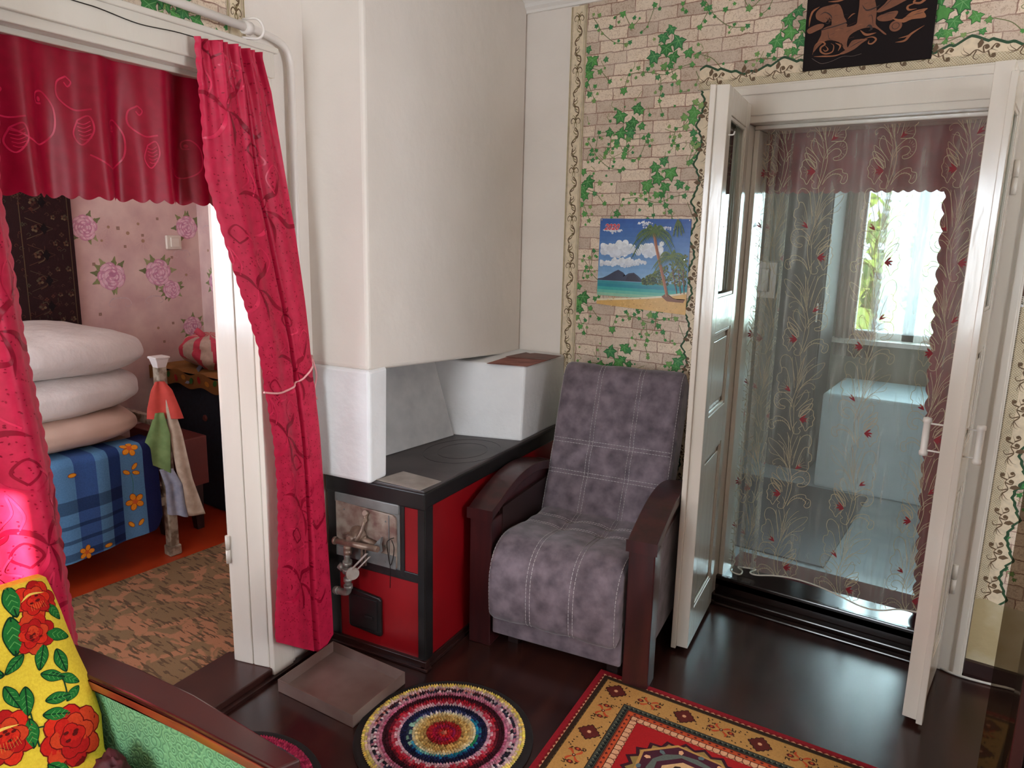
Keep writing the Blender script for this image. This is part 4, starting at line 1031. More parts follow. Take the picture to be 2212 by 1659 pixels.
# ================================================================ armchair
AR = math.radians(8.5)
chair = empty('armchair', (-1.195, 2.052, 0), 'grey suede armchair with white stitching and dark mahogany arms', 'armchair', rz=AR)
ca, sa = math.cos(AR), math.sin(AR)
def TC(x, y, z): return (-1.195 + ca * x - sa * y, 2.052 + sa * x + ca * y, z)
def loopfn(loop):
    P = [np.array(p) for p in catmull(loop, 8, True)]
    d = [0]
    for i in range(len(P)): d.append(d[-1] + np.linalg.norm(P[(i + 1) % len(P)] - P[i]))
    tot = d[-1]
    def f(t):
        t = (t % 1.0) * tot
        i = min(int(np.searchsorted(d, t, side='right')) - 1, len(P) - 1)
        k = (t - d[i]) / max(1e-9, d[i + 1] - d[i])
        return P[i] * (1 - k) + P[(i + 1) % len(P)] * k
    return f, tot
def cushion(name, loop, hw, useams, tseams, t_vis, parent, nu=56, nt=200, puff=.012, edge=.03):
    f, tot = loopfn(loop)
    cen = np.mean([f(i / 40) for i in range(40)], axis=0)
    def raw(u, t, h=0.0):
        p = f(t); q = f(t + .004); r = f(t - .004)
        tg = q - r; nrm = np.array([tg[1], -tg[0]]); nrm /= (np.linalg.norm(nrm) + 1e-9)
        if np.dot(nrm, p - cen) < 0: nrm = -nrm
        d = 0.0
        e = min(u, 1 - u) * 2 * hw
        inset = 0 if e > edge else edge - math.sqrt(max(0, edge * edge - (edge - e) ** 2))
        if t_vis[0] <= t <= t_vis[1]:
            fade = min(1, (t - t_vis[0]) / .03, (t_vis[1] - t) / .03)
            du = min(abs(u - s_) for s_ in useams) * 2 * hw
            cell = puff * (1 - math.exp(-(du / .035) ** 2))
            dt = min(abs(t - s_) for s_ in tseams) * tot if tseams else 1
            cell2 = 1 - math.exp(-(dt / .035) ** 2) if tseams else 1
            d += fade * (cell * .5 + puff * .5 * cell2 - puff * .6 * math.exp(-(du * du + dt * dt) / .0009))
            if (dt < .012 or du < .012): d -= 0
        d -= inset
        pp = p + nrm * (d + h)
        xx = (u - .5) * 2 * hw
        return TC(xx, pp[0], pp[1])
    b = MB(raw)
    idx = []
    for j in range(nt):
        idx.append([b.vert(raw(i / nu, j / nt)) for i in range(nu + 1)])
    for j in range(nt):
        k = (j + 1) % nt
        for i in range(nu): b.face([idx[j][i], idx[j][i + 1], idx[k][i + 1], idx[k][i]], 0, True)
    b.face([idx[j][0] for j in range(nt)]); b.face([idx[j][nu] for j in reversed(range(nt))])
    o = b.build(name, MT['suede'], parent=parent)
    s = MB(raw)
    def dash(path, wd=.0022, dl=.0085, gap=.003):
        L = 0; P = path; acc = []
        tot_ = 0
        for a, c in zip(P, P[1:]):
            A = Vector(raw(a[0], a[1], 0)); Cc = Vector(raw(c[0], c[1], 0)); l = (Cc - A).length
            n_ = max(1, int(l / (dl + gap)))
            for k in range(n_):
                t0, t1 = k / n_, (k + dl / (dl + gap)) / n_
                q0 = (a[0] + (c[0] - a[0]) * t0, a[1] + (c[1] - a[1]) * t0); q1 = (a[0] + (c[0] - a[0]) * t1, a[1] + (c[1] - a[1]) * t1)
                p0 = Vector(raw(q0[0], q0[1], .0012)); p1 = Vector(raw(q1[0], q1[1], .0012))
                s.tube([p0, p1], wd * .5, 4, cap=False)
    du = .0075 / (2 * hw); dt = .0075 / tot
    steps = 60
    for us in useams:
        for sg in (-1, 1): dash([(us + sg * du, t_vis[0] + (t_vis[1] - t_vis[0]) * k / steps) for k in range(steps + 1)])
    for ts in tseams:
        for sg in (-1, 1): dash([(.02 + .96 * k / 20, ts + sg * dt) for k in range(21)])
    for us in (.018, .982): dash([(us, t_vis[0] + (t_vis[1] - t_vis[0]) * k / steps) for k in range(steps + 1)])
    s.build('stitching', MT['thread'], parent=o)
    return o
# seat: loop in (y, z), starting at the rear bottom, over the top and down the front
seat_loop = [(.50, .30), (.50, .385), (.46, .40), (.38, .402), (.28, .408), (.18, .418), (.09, .428), (.03, .420), (-.02, .388), (-.048, .335), (-.055, .27), (-.052, .21), (-.045, .165), (-.02, .150), (.02, .17), (.06, .26), (.2, .29), (.35, .29)]
cushion('seat', seat_loop, .243, (.335, .665), (.165, .235), (.05, .62), chair)
back_loop = [(.42, .37), (.455, .44), (.49, .53), (.53, .64), (.572, .76), (.60, .84), (.622, .90), (.642, .945), (.675, .968), (.72, .962), (.755, .93), (.755, .86), (.70, .70), (.62, .50), (.55, .36), (.46, .335)]
cushion('backrest', back_loop, .258, (.335, .665), (.130, .215), (.015, .47), chair, puff=.010)
b = MB(); b.box(-.245, .247, -.008, .03, .062, .21, T=TC); b.box(-.245, .247, .0, .50, .09, .22, T=TC)
b.build('skirt', MT['suede'], parent=chair, bevel=.008)
for sg in (-1, 1):
    x0, x1 = (.253, .346) if sg > 0 else (-.346, -.253)
    b = MB(); b.box(x0 + .002, x1 - .002, -.004, .082, .0, .495, T=TC); b.build('front_post', MT['mahogany'], parent=chair, bevel=.004)
    b = MB(); b.box(x0 + .004, x1 - .004, .52, .60, .0, .52, T=TC); b.build('rear_post', MT['mahogany'], parent=chair, bevel=.004)
    b = MB()
    def arch(y): return .530 + .075 * math.sin(PI * min(1, (y + .02) / .66)) ** 1.0 + .02 * max(0, y) 
    nn = 24
    T_ = []
    for i in range(nn + 1):
        y = -.014 + .62 * i / nn; z = arch(y)
        T_.append([b.vert(TC(x, y, zz)) for x, zz in ((x0 - .003, z), (x1 + .003, z), (x1 + .003, z - .036), (x0 - .003, z - .036))])
    for a, c in zip(T_, T_[1:]):
        for k in range(4): b.face([a[k], a[(k + 1) % 4], c[(k + 1) % 4], c[k]], 0, False)
    b.face(T_[0]); b.face(list(reversed(T_[-1])))
    b.build('arm_top', MT['mahogany'], parent=chair, bevel=.003)
    b = MB()
    T_ = []
    for i in range(nn + 1):
        y = .075 + .46 * i / nn; z = arch(y) - .036
        T_.append([b.vert(TC(x, y, zz)) for x, zz in ((x0 + .012, z), (x1 - .012, z), (x1 - .012, z - .055), (x0 + .012, z - .055))])
    for a, c in zip(T_, T_[1:]):
        for k in range(4): b.face([a[k], a[(k + 1) % 4], c[(k + 1) % 4], c[k]], 0, False)
    b.face(T_[0]); b.face(list(reversed(T_[-1])))
    b.build('arm_rail', MT['mahogany'], parent=chair)
    b = MB(); xi = x0 if sg > 0 else x1
    b.box(xi + (0 if sg > 0 else -.018), xi + (.018 if sg > 0 else 0), .08, .53, .10, .52, T=TC); b.build('inner_panel', MT['dark_wood'], parent=chair)
    b = MB(); xi = (x1 - .040) if sg > 0 else (x0 + .022)
    b.box(xi, xi + .018, .084, .52, .10, .50, T=TC); b.build('side_panel', MT['suede'], parent=chair, bevel=.006)
for x, y in ((-.19, .06), (.2, .06)):
    b = MB(); b.box(x - .02, x + .02, y, y + .04, 0, .1, T=TC); b.build('leg', MT['dark_wood'], parent=chair)

# ================================================================ organza curtain in the main doorway
LP_ = catmull([(-.905, 2.99), (-.864, 3.02), (-.860, 2.945), (-.820, 2.940), (-.823, 2.99), (-.850, 3.02), (-.79, 3.03), (-.772, 3.02), (-.775, 2.955), (-.74, 2.930), (-.68, 2.950), (-.60, 2.978), (-.50, 2.996), (-.42, 2.988), (-.34, 2.963), (-.28, 2.968), (-.22, 3.0), (-.132, 2.99)], 8)
LD_ = [0.0]
for p, q in zip(LP_, LP_[1:]): LD_.append(LD_[-1] + math.hypot(q[0] - p[0], q[1] - p[1]))
LTOT = LD_[-1]
def lace_xy(u):
    a = min(1, max(0, u)) * LTOT
    return float(np.interp(a, LD_, [p[0] for p in LP_])), float(np.interp(a, LD_, [p[1] for p in LP_]))
def lace(u, v, h=0.0):
    x, y = lace_xy(u)
    zb = .124 + .018 * math.sin(u * 11 + 2.2)
    z = 1.935 + (zb - 1.935) * v
    k = .45 + .55 * v
    return (x + .010 * (v - .5) * math.sin(u * 9), 2.985 + (y - 2.985) * k - h, z)
b = MB(); b.grid(lace, 260, 24)
def lace_at(a, z, h): return lace(min(1, max(0, a / LTOT)), min(1, max(0, (1.935 - z) / 1.81)), h)
def arc_of(x): return min((abs(p[0] - x), d) for p, d in zip(LP_, LD_) if d > .42 * LTOT)[1]
b.fn = lace_at
TH = 1; RD = 2
def lace_unit(mb, cx, z0, sx, flip, sc_=.00059):
    def P(x, y): return (cx + flip * sx * (x - 565) * sc_, z0 + (1080 - y) * sc_)
    zlo, zhi = .125, 1.93
    def S(pts, wd=.0021, tp=0, m_=TH):
        wd = wd * (.74 if m_ == TH else 1)
        q = [P(x, y) for x, y in pts]
        q = [(x, min(zhi, max(zlo, z))) for x, z in q]
        if max(z for x, z in q) - min(z for x, z in q) < .002: return
        mb.stroke(q, wd, (1, 1, 1), m_, .0008, 4, tp)
    S([(570, 1080), (545, 1000), (533, 900), (555, 800), (575, 680), (590, 560)], .0026)
    S([(575, 1080), (560, 960), (560, 850), (590, 760), (615, 640)], .0018)
    S([(600, 965), (625, 925), (655, 905), (682, 918), (684, 945), (694, 965), (684, 990), (686, 1015), (665, 1030), (645, 1060), (628, 1030), (600, 985)], .0026)
    S([(592, 965), (600, 920), (630, 885), (672, 866), (664, 905), (635, 945), (598, 972)], .0028)
    for k in range(4): S([(598, 965), (615 + k * 9, 925 - k * 3), (655 + k * 3, 880 + k * 9)], .0012)
    for k in range(5): S([(645, 975), (676 - k * 6, 945 + k * 22)], .0011)
    for dx, dy in ((38, -36), (52, -12), (48, 12), (30, 22)): S([(600, 985), (600 + dx * .6, 985 + dy * .5 - 3), (600 + dx, 985 + dy)], .0068, 1, RD)
    S([(585, 1000), (562, 1050), (575, 1085), (605, 1083), (612, 1060), (600, 1045), (618, 1030), (612, 1010)], .0022)
    S([(550, 1065), (525, 1005), (478, 972), (440, 970), (432, 990), (405, 1000), (404, 1040), (425, 1058), (442, 1045), (432, 1020), (455, 1000), (490, 1000), (525, 1025), (548, 1062)], .0024)
    for k in range(7): S([(412 + k * 16, 1000 - k * 3 + abs(k - 3) * 3), (424 + k * 14, 1022 - k * 5 + abs(k - 3) * 4)], .0011)
    S([(545, 860), (520, 830), (480, 802), (440, 806), (424, 840), (428, 880), (455, 910), (490, 916), (498, 900), (470, 890), (455, 868), (470, 848), (500, 848), (530, 875), (545, 905)], .0025)
    for k in range(8):
        a = 1.9 + k * .36; S([(478 + 50 * math.cos(a), 855 - 48 * math.sin(a)), (478 + 34 * math.cos(a), 858 - 32 * math.sin(a))], .0011)
    S([(520, 795), (512, 740), (500, 690), (480, 640), (455, 632), (450, 665), (430, 680), (428, 720), (444, 735), (438, 770), (455, 800), (500, 800), (522, 800)], .0024)
    for k in range(5): S([(505, 770), (440 + k * 13, 780 - k * 22)], .0011)
    for dx, dy in ((-32, -40), (-40, -20), (-44, 0)): S([(522, 795), (522 + dx * .5, 795 + dy * .6), (522 + dx, 795 + dy)], .0062, 1, RD)
    S([(545, 770), (528, 660), (508, 575), (470, 545), (444, 560), (438, 600), (452, 640)], .0023)
    S([(562, 900), (590, 845), (612, 790), (628, 780), (642, 812), (632, 850), (590, 905)], .0022)
    S([(575, 925), (620, 870), (668, 830), (664, 865), (640, 900), (600, 930)], .0022)
    for pts in ([(560, 790), (590, 700), (650, 620), (716, 582), (706, 625), (650, 690), (580, 770)], [(565, 800), (620, 720), (690, 690), (708, 660)], [(560, 760), (556, 660), (530, 560)],
                [(570, 760), (590, 650), (640, 570), (662, 552)], [(575, 780), (630, 730), (672, 745), (668, 770), (655, 760)], [(560, 940), (545, 870), (520, 850)], [(556, 700), (575, 600), (600, 540)],
                [(566, 840), (610, 800), (650, 790)], [(545, 720), (520, 620), (512, 560)], [(572, 740), (606, 640), (650, 600)], [(563, 720), (570, 610), (560, 540)]):
        S(pts, .0017)
for cx, sx in ((arc_of(-.662) - .47, 1.0), (arc_of(-.662) - .235, 1.0), (arc_of(-.662), 1.0), (arc_of(-.425), 1.0), (arc_of(-.195), .95)):
    for k in range(-2, 6):
        z0 = 1.381 - .318 * k
        if z0 > 1.93 or z0 + .31 < .13: continue
        lace_unit(b, cx, z0, sx, 1 if k % 2 == 0 else -1)
MT['lace_thread'] = mat('gold_beige_thread', (186, 166, 134), rough=.5)
MT['lace_red'] = mat('dark_red_thread', (140, 22, 36), rough=.6)
o = b.build('organza_curtain', [MT['organza'], MT['lace_thread'], MT['lace_red']])
tag(o, 'sheer organza curtain with gold embroidered scrolls and red buds in the open double doorway', 'curtain')
b = MB(); b.tube([lace(i / 120, 1, 0) for i in range(121)], .0032, 6, smooth_path=False); b.build('hem_cord', MT['gold_cord'], parent=o)
b = MB(); b.tube([(-.905, 2.985, 1.928), (-.125, 2.985, 1.928)], .003, 6, smooth_path=False); b.build('curtain_rod', MT['white_frame'], parent=o)

MT['hall_satin'] = mat('wine_satin', (132, 26, 42), (112, 20, 36), rough=.5, nscale=20, sheen=.2)
def hval(u, v):
    x = -1.03 + 1.10 * u; z = 2.02 + (1.688 - 2.02) * v
    if v > .9: z += .009 * (1 - abs(math.sin(PI * x / .036)))
    return (x, 3.125 + .010 * math.sin(u * 60) * v, z)
b = MB(); b.grid(hval, 240, 20)
tag(b.build('valance', MT['hall_satin']), 'wine red valance with scalloped hem behind the organza curtain', 'curtain')
def hcur(u, v):
    z = 2.0 - 1.93 * v
    l = float(np.interp(z, [.1, 1.03, 1.63, 2.0], [-.175, -.233, -.258, -.262]))
    x = l + (.10 - l) * u
    x -= .012 * abs(math.sin(PI * z / .062)) * max(0, 1 - u * 12)
    return (x, 3.150 + .014 * math.sin(u * 22 + z), z)
b = MB(); b.grid(hcur, 50, 300)
tag(b.build('curtain', MT['hall_satin']), 'wine red curtain with large scallops at the right of the open double doorway', 'curtain')
# hall furnishing
def hc2(u, v):
    z = 2.1 - 1.36 * v; x = -1.0 + .245 * u + .008 * abs(math.sin(PI * z / .05)) * max(0, (u - .9) * 10)
    return (x, 5.40 + .018 * math.sin(u * 40), z)
MT['brown_drape'] = sheer_mat('brown_drape', (138, 106, 96), .75, False)
b = MB(); b.grid(hc2, 60, 200)
tag(b.build('curtain', MT['brown_drape']), 'brown curtain with scalloped edge beside the far window', 'curtain')
b = MB(lambda u, v, h: (u, 5.44, v)); b.grid(lambda u, v: (-.80 + 1.08 * u, 5.45 + .012 * math.sin(u * 50), 1.99 - 1.08 * v), 90, 4)
tag(b.build('net_curtain', MT['net']), 'white net curtain over the bright far window', 'curtain')
wd = empty('wardrobe', (-1.2, 5.2, 0), 'tall dark grey wardrobe standing left of the far window', 'wardrobe')
b = MB(); b.box(-1.30, -1.005, 4.98, 5.36, 0, 2.15); b.build('cabinet_body', MT['wardrobe'], parent=wd, bevel=.004)
b = MB(); b.box(-1.29, -1.015, 4.965, 4.98, .06, 2.12); b.build('door', MT['wardrobe'], parent=wd, bevel=.003)
b = MB(); b.box(-1.04, -1.03, 4.955, 4.966, 1.0, 1.12); b.build('handle', MT['chrome'], parent=wd)
sh = empty('wall_shelf', (-1.7, 5.3, 1.1), 'white wall cupboard seen through the organza at the left of the hall', 'cupboard')
b = MB(); b.box(-2.1, -1.36, 5.15, 5.49, 1.12, 1.16); b.box(-2.1, -1.36, 5.15, 5.49, 1.32, 1.36); b.box(-2.1, -1.36, 5.45, 5.49, 1.16, 1.32); b.box(-1.40, -1.36, 5.15, 5.49, 1.16, 1.32); b.box(-2.1, -2.06, 5.15, 5.49, 1.16, 1.32)
b.build('carcass', MT['white_frame'], parent=sh)
b = MB(); b.box(-2.05, -1.41, 5.14, 5.15, 1.165, 1.315); b.build('door', MT['white_frame'], parent=sh, bevel=.003)
b = MB(); b.box(-.90, .22, 4.70, 5.36, .0, .60)
tag(b.build('covered_bench', mat('pale_blue_cover', (186, 204, 210), (174, 194, 202), rough=.6, nscale=5, bump=.4, bscale=14, bdist=.01), bevel=.02, segs=3), 'pale blue covered bench under the far window', 'bench')
b = MB(); b.box(-1.6, -.58, 3.48, 4.66, .001, .008)
tag(b.build('dark_mat', mat('slate_mat', (58, 60, 72), (48, 50, 62), rough=.5, nscale=5)), 'dark slate floor mat on the left of the hall floor', 'mat')
# hall runner at the threshold
b = MB(lambda u, v, h: (u, v, .007 + h)); b.box(-.95, -.05, 3.10, 3.42, .001, .008, col=C(84, 24, 26))
for k in range(7): b.disc(-.88 + k * .13, 3.17, .035, C(40, 24, 26), 0, .0012, 6); b.disc(-.88 + k * .13, 3.17, .014, C(176, 160, 140), 0, .002, 6)
b.stroke([(-.95, 3.12), (-.05, 3.12)], .012, C(120, 40, 38), 0, .001, 1); b.stroke([(-.95, 3.23), (-.05, 3.23)], .008, C(30, 22, 24), 0, .001, 1)
tag(b.build('hall_runner', [MT['paint_matte']]), 'dark red patterned runner on the hall floor just past the threshold', 'rug')

# outside the hall window
b = MB(); b.grid(lambda u, v: (-14 + 24 * u, 6.2 + 16 * v, -.4 + .10 * math.sin(u * 13) + .9 * v * v), 30, 20)
tag(b.build('lawn', MT['grass']), 'bright green lawn outside the far window', 'lawn', kind='stuff')
def bush(name, cx, cy, cz, r, seed, label):
    rg = random.Random(seed); root = empty(name, (cx, cy, cz - r), label, 'tree')
    b = MB()
    for k in range(220):
        d = Vector((rg.gauss(0, 1), rg.gauss(0, 1), rg.gauss(0, 1))).normalized() * r * rg.uniform(.55, 1.0)
        c = Vector((cx, cy, cz)) + Vector((d.x, d.y, d.z * .9)); s = r * rg.uniform(.10, .2)
        t = [Vector((rg.gauss(0, 1), rg.gauss(0, 1), rg.gauss(0, 1))).normalized() * s for _ in range(4)]
        b.poly([c + q for q in t])
        b.poly([c - t[0], c + t[1], c - t[2] * .8])
    b.build('foliage', MT['leafage'], parent=root)
    b = MB(); b.tube([(cx, cy, cz - r - .6), (cx, cy, cz)], .08, 8, smooth_path=False); b.build('trunk', MT['dark_wood'], parent=root)
bush('tree', -1.5, 11.0, 1.3, .95, 1, 'rounded green tree seen through the left pane of the far window')
bush('tree', .9, 12.5, 1.0, 1.0, 2, 'low green tree seen through the middle pane of the far window')
bush('tree', -4.0, 15.0, 2.2, 1.5, 3, 'large tree farther off beyond the window bar')
b = MB(); b.box(-6, 5, 9.0, 9.04, -.3, .55)
tag(b.build('fence', MT['blue_fence']), 'pale blue board fence crossing behind the far window', 'fence')

# ================================================================ poster
PX0, PX1, PZ0, PZ1 = -1.519, -1.110, 1.206, 1.581
def fP(u, v, h):   # 0..1 in poster
    x = PX0 + (PX1 - PX0) * u; z = PZ0 + (PZ1 - PZ0) * v
    return (x + .003 * (1 - v) * (u - .5), YB - .004 - .004 * math.sin(PI * u) * (1 - v) - h, z)
poster = MB(fP)
sky0, sky1 = np.array([52, 96, 168]), np.array([150, 190, 222])
for k in range(14):
    t0, t1 = .30 + .70 * k / 14, .30 + .70 * (k + 1) / 14
    c = sky1 + (sky0 - sky1) * (k / 13) ** .8
    for j in range(6): poster.poly([fP(j / 6, t0, 0), fP((j + 1) / 6, t0, 0), fP((j + 1) / 6, t1, 0), fP(j / 6, t1, 0)], 0, C(*c))
sea = [(60, 150, 160), (48, 140, 158), (64, 168, 166), (110, 190, 170), (150, 200, 170)]
for k in range(5):
    t1 = .30 - .034 * k; t0 = t1 - .036
    for j in range(6): poster.poly([fP(j / 6, t0, .0001), fP((j + 1) / 6, t0, .0001), fP((j + 1) / 6, t1, .0001), fP(j / 6, t1, .0001)], 0, C(*sea[k]))
for j in range(12):
    def shore(u): return .075 + .10 * u + .05 * max(0, u - .55) + .07 * max(0, u - .75)
    u0, u1 = j / 12, (j + 1) / 12
    lo0, lo1 = -.005 + .03 * (1 - u0) - .02 * u0, -.005 + .03 * (1 - u1) - .02 * u1
    poster.poly([fP(u0, lo0, .0003), fP(u1, lo1, .0003), fP(u1, shore(u1), .0003), fP(u0, shore(u0), .0003)], 0, C(222, 176, 106))
    poster.poly([fP(u0, shore(u0) - .012, .0004), fP(u1, shore(u1) - .012, .0004), fP(u1, shore(u1) + .008, .0004), fP(u0, shore(u0) + .008, .0004)], 0, C(236, 222, 190))
rp = random.Random(4)
for k in range(60): poster.disc(rp.uniform(.1, .98), rp.uniform(.005, .12), rp.uniform(.004, .012), C(*rp.choice([(200, 150, 84), (240, 200, 134), (180, 130, 76)])), 0, .0006, 7, .004)
def cloud(cx, cy, w_, h_, n):
    for k in range(n * 4):
        t = k / (n * 4)
        x = cx + max(-.9, min(.9, rp.gauss(0, .42))) * w_; y = cy + rp.gauss(0, .28) * h_ * (1 - .5 * abs(x - cx) / w_); r = rp.uniform(.14, .34) * h_
        sh = (y - cy) / h_
        jt = rp.uniform(-10, 12); q_ = 30 * min(1, max(0, sh + .6)); g = (204 + q_ + jt, 210 + q_ * .9 + jt, 222 + q_ * .6 + jt)
        poster.disc(min(.985 - r * .8, max(.015 + r * .8, x)), y, r * .8, C(*[min(252, q) for q in g]), 0, .0002, 16, r * .8)
for q in ((.08, .66, .12, .11, 16), (.26, .66, .16, .14, 26), (.15, .87, .12, .05, 12), (.60, .66, .16, .12, 22), (.1, .50, .16, .06, 14), (.32, .52, .24, .09, 22), (.66, .90, .2, .05, 10), (.5, .95, .1, .04, 8)): cloud(*q)
poster.blob([(0, .318), (.06, .33), (.12, .36), (.19, .405), (.24, .43), (.30, .40), (.325, .37), (.36, .395), (.42, .405), (.47, .37), (.52, .325), (.55, .305), (.0, .302)], C(66, 72, 92), 0, .0007, center=(.28, .34))
poster.blob([(.33, .31), (.35, .37), (.42, .395), (.5, .31)], C(58, 56, 72), 0, .0009)
for k in range(520):      # jungle on the right
    x = rp.uniform(.52, .99); top = .34 + .30 * (x - .52) / .47
    y = rp.uniform(.285, top); poster.disc(min(.98, x), y, rp.uniform(.007, .017), C(*rp.choice([(54, 74, 40), (80, 100, 52), (108, 122, 60), (38, 54, 34), (128, 134, 66)])), 0, .001 + k * .000001, 9, .009, rp.uniform(0, 3))
poster.stroke([(.615, .86), (.65, .70), (.70, .52), (.755, .33), (.80, .16)], .030, C(152, 92, 64), 0, .0020, 8)
poster.stroke([(.61, .86), (.64, .70), (.69, .52), (.745, .33), (.79, .16)], .010, C(196, 132, 92), 0, .0022, 8)
poster.blob([(.74, .16), (.79, .20), (.84, .155), (.95, .13), (.99, .145), (.97, .105), (.8, .11)], C(132, 84, 56), 0, .0021)
def frond(x, y, a, L, n, col):
    pts = [(x + L * t * math.cos(a) * (1 - .15 * t), y + L * t * math.sin(a) - L * .75 * t * t) for t in (0, .25, .5, .75, 1)]
    poster.stroke(pts, .008, C(*col), 0, .0026, 4)
    P = catmull(pts, 4)
    for i, p in enumerate(P[1:]):
        for sg in (-1, 1):
            ln = L * .30 * (1 - .3 * i / len(P)) * rp.uniform(.7, 1.15)
            poster.stroke([p, (p[0] + ln * .55 * sg, p[1] - ln)], .0055, C(*rp.choice([col, (70, 96, 50), (120, 140, 70), (52, 76, 44)])), 0, .0024, 1, 2)
for a in (.2, .6, 1.1, 1.9, 2.5, 2.95, -.2, 3.4, 1.5): frond(.615, .86, a, .26, 9, (92, 118, 58))
for a in (.2, .8, 1.4, 2.2, 2.9, 3.3, -.3): frond(.82, .60, a, .22, 9, (110, 128, 56))
for a in (2.4, 3.0, 3.5): frond(1.0, .99, a, .2, 9, (84, 104, 52)) if False else None
for a in (-.6, -1.0, -1.5, -2.0): frond(.86, .995, a, .10, 6, (92, 112, 56))
for x0, x1 in ((.84, .90), (.90, .94), (.95, .975)): poster.stroke([(x0, .46), ((x0 + x1) / 2, .32), (x1, .20)], .010, C(120, 80, 56), 0, .0028, 4)
poster_o = poster.build('poster', MT['paint_gloss'])
tag(poster_o, 'beach poster with palm tree and the year 2020 pinned to the brick wallpaper', 'poster')
def text_mesh(name, s, size, M, mt, parent, extrude=.0003, shear=.3, offset=0.0):
    cu = bpy.data.curves.new(name, 'FONT'); cu.body = s; cu.size = size; cu.extrude = extrude; cu.shear = shear; cu.offset = offset; cu.align_x = 'CENTER'; cu.align_y = 'CENTER'
    o = bpy.data.objects.new(name, cu); COLL.objects.link(o)
    bpy.context.view_layer.update()
    me = bpy.data.meshes.new_from_object(o.evaluated_get(bpy.context.evaluated_depsgraph_get()))
    bpy.data.objects.remove(o)
    o = bpy.data.objects.new(name, me); COLL.objects.link(o); me.materials.clear(); me.materials.append(mt)
    o.matrix_basis = M; o.parent = parent; o.matrix_parent_inverse = parent_world(parent).inverted()
    return o
Mx = Matrix.Translation((-1.464, YB - .0062, 1.545)) @ Matrix.Rotation(PI / 2, 4, 'X')
text_mesh('year_print', '2020', .034, Mx, mat('print_pink', (246, 196, 200), rough=.3), poster_o, shear=.35, offset=.0016)
Mx = Matrix.Translation((-1.464, YB - .0068, 1.545)) @ Matrix.Rotation(PI / 2, 4, 'X')
text_mesh('year_print', '2020', .034, Mx, mat('print_red', (206, 32, 52), rough=.3), poster_o, shear=.35, offset=.0004)
for u, v in ((.02, .985), (.985, .985), (.955, .57)):
    b = MB(); p = fP(u, v, .001); b.lathe([(.0035, 0), (.0035, .0015), (.0018, .003)], (0, 0, 0), 10, T=lambda x, y, z, p=p: (p[0] + x, p[1] - z, p[2] + y))
    b.build('pin', MT['chrome'], parent=poster_o)

# ================================================================ carved picture above the doors
QX0, QX1, QZ0, QZ1 = -.733, -.331, 2.097, 2.45
def fQ(u, v, h): return (QX0 + (QX1 - QX0) * u, YB - .012 - .030 * v - h, QZ0 + (QZ1 - QZ0) * v)
pic = MB(); hexa(pic, [fQ(0, 0, 0), fQ(1, 0, 0), fQ(1, 0, -.010), fQ(0, 0, -.010)], [fQ(0, 1, 0), fQ(1, 1, 0), fQ(1, 1, -.010), fQ(0, 1, -.010)])
pic_o = pic.build('carved_picture', MT['black_board'], bevel=.001)
tag(pic_o, 'black panel with carved brown wooden horses leaning above the double doors', 'picture')
rel = MB(fQ)
rel_rng = random.Random(3)
WD = C(124, 72, 44); WD2 = C(150, 90, 54); WDK = C(46, 24, 18)
# source sketch in a 2212 x 1045 frame covering u 0..1 and v 0..0.55
def q_(x, y): return ((x - 230 + (950 - y) * -.075) / 1720, max(0.0, (950 - y) / 1720 * .98 * (QX1 - QX0) / (QZ1 - QZ0)))
def RB(pts, c=WD, h=.003, sm=True):
    P = [q_(*p) for p in catmull(pts, 3, True)]
    rel.poly([fQ(u, v, h + .00002 * len(rel.f) % .0002) for u, v in P], 0, c)
def RS(pts, wd=20, c=WD2, h=.0035, tp=1): rel.stroke([q_(*p) for p in pts], wd / 1720, c, 0, h, 5, tp)
RB([(430, 150), (500, 90), (620, 70), (740, 70), (790, 150), (820, 260), (850, 340), (700, 360), (640, 380), (650, 300), (620, 240), (560, 300), (470, 260), (430, 220)])
RB([(520, 390), (640, 350), (850, 350), (860, 400), (980, 380), (1000, 300), (1020, 150), (1040, 30), (1190, 20), (1240, 150), (1250, 260), (1240, 380), (1260, 440), (1380, 560), (1350, 560), (1230, 460), (1060, 450), (900, 520), (860, 640), (880, 720), (820, 700), (790, 620), (660, 560), (560, 560), (470, 620), (390, 700), (440, 580), (500, 470)])
RB([(300, 390), (330, 350), (450, 310), (540, 320), (520, 370), (440, 400), (340, 430)])
RB([(1250, 240), (1350, 160), (1480, 30), (1700, 0), (1870, 0), (1780, 90), (1600, 160), (1450, 220), (1300, 260)])
RB([(1260, 320), (1380, 280), (1510, 270), (1520, 310), (1460, 380), (1360, 390), (1280, 370)])
RB([(1460, 360), (1580, 390), (1700, 310), (1890, 290), (1850, 330), (1870, 370), (1860, 410), (1700, 410), (1600, 440), (1500, 400)], WD2)
RB([(860, 700), (930, 600), (1040, 590), (1140, 600), (1060, 650), (960, 720), (820, 770), (760, 760)])
rel.disc(*q_(1500, 470), 82 / 1720, WD, 0, .003, 24); rel.disc(*q_(1500, 470), 50 / 1720, WDK, 0, .0034, 24); rel.disc(*q_(1500, 470), 42 / 1720, WD, 0, .0038, 24)
RS([(1100, 590), (1200, 580), (1250, 620), (1200, 670), (1150, 660), (1160, 620)], 26)
RS([(380, 730), (420, 600), (500, 560), (560, 600), (500, 640), (500, 700), (570, 740), (660, 720), (680, 640), (640, 600)], 26); RS([(560, 620), (600, 680), (560, 700), (530, 670)], 20)
RS([(700, 600), (770, 650), (740, 720)], 24); RS([(760, 600), (820, 690)], 20); RS([(400, 760), (520, 770), (700, 780), (860, 740)], 22)
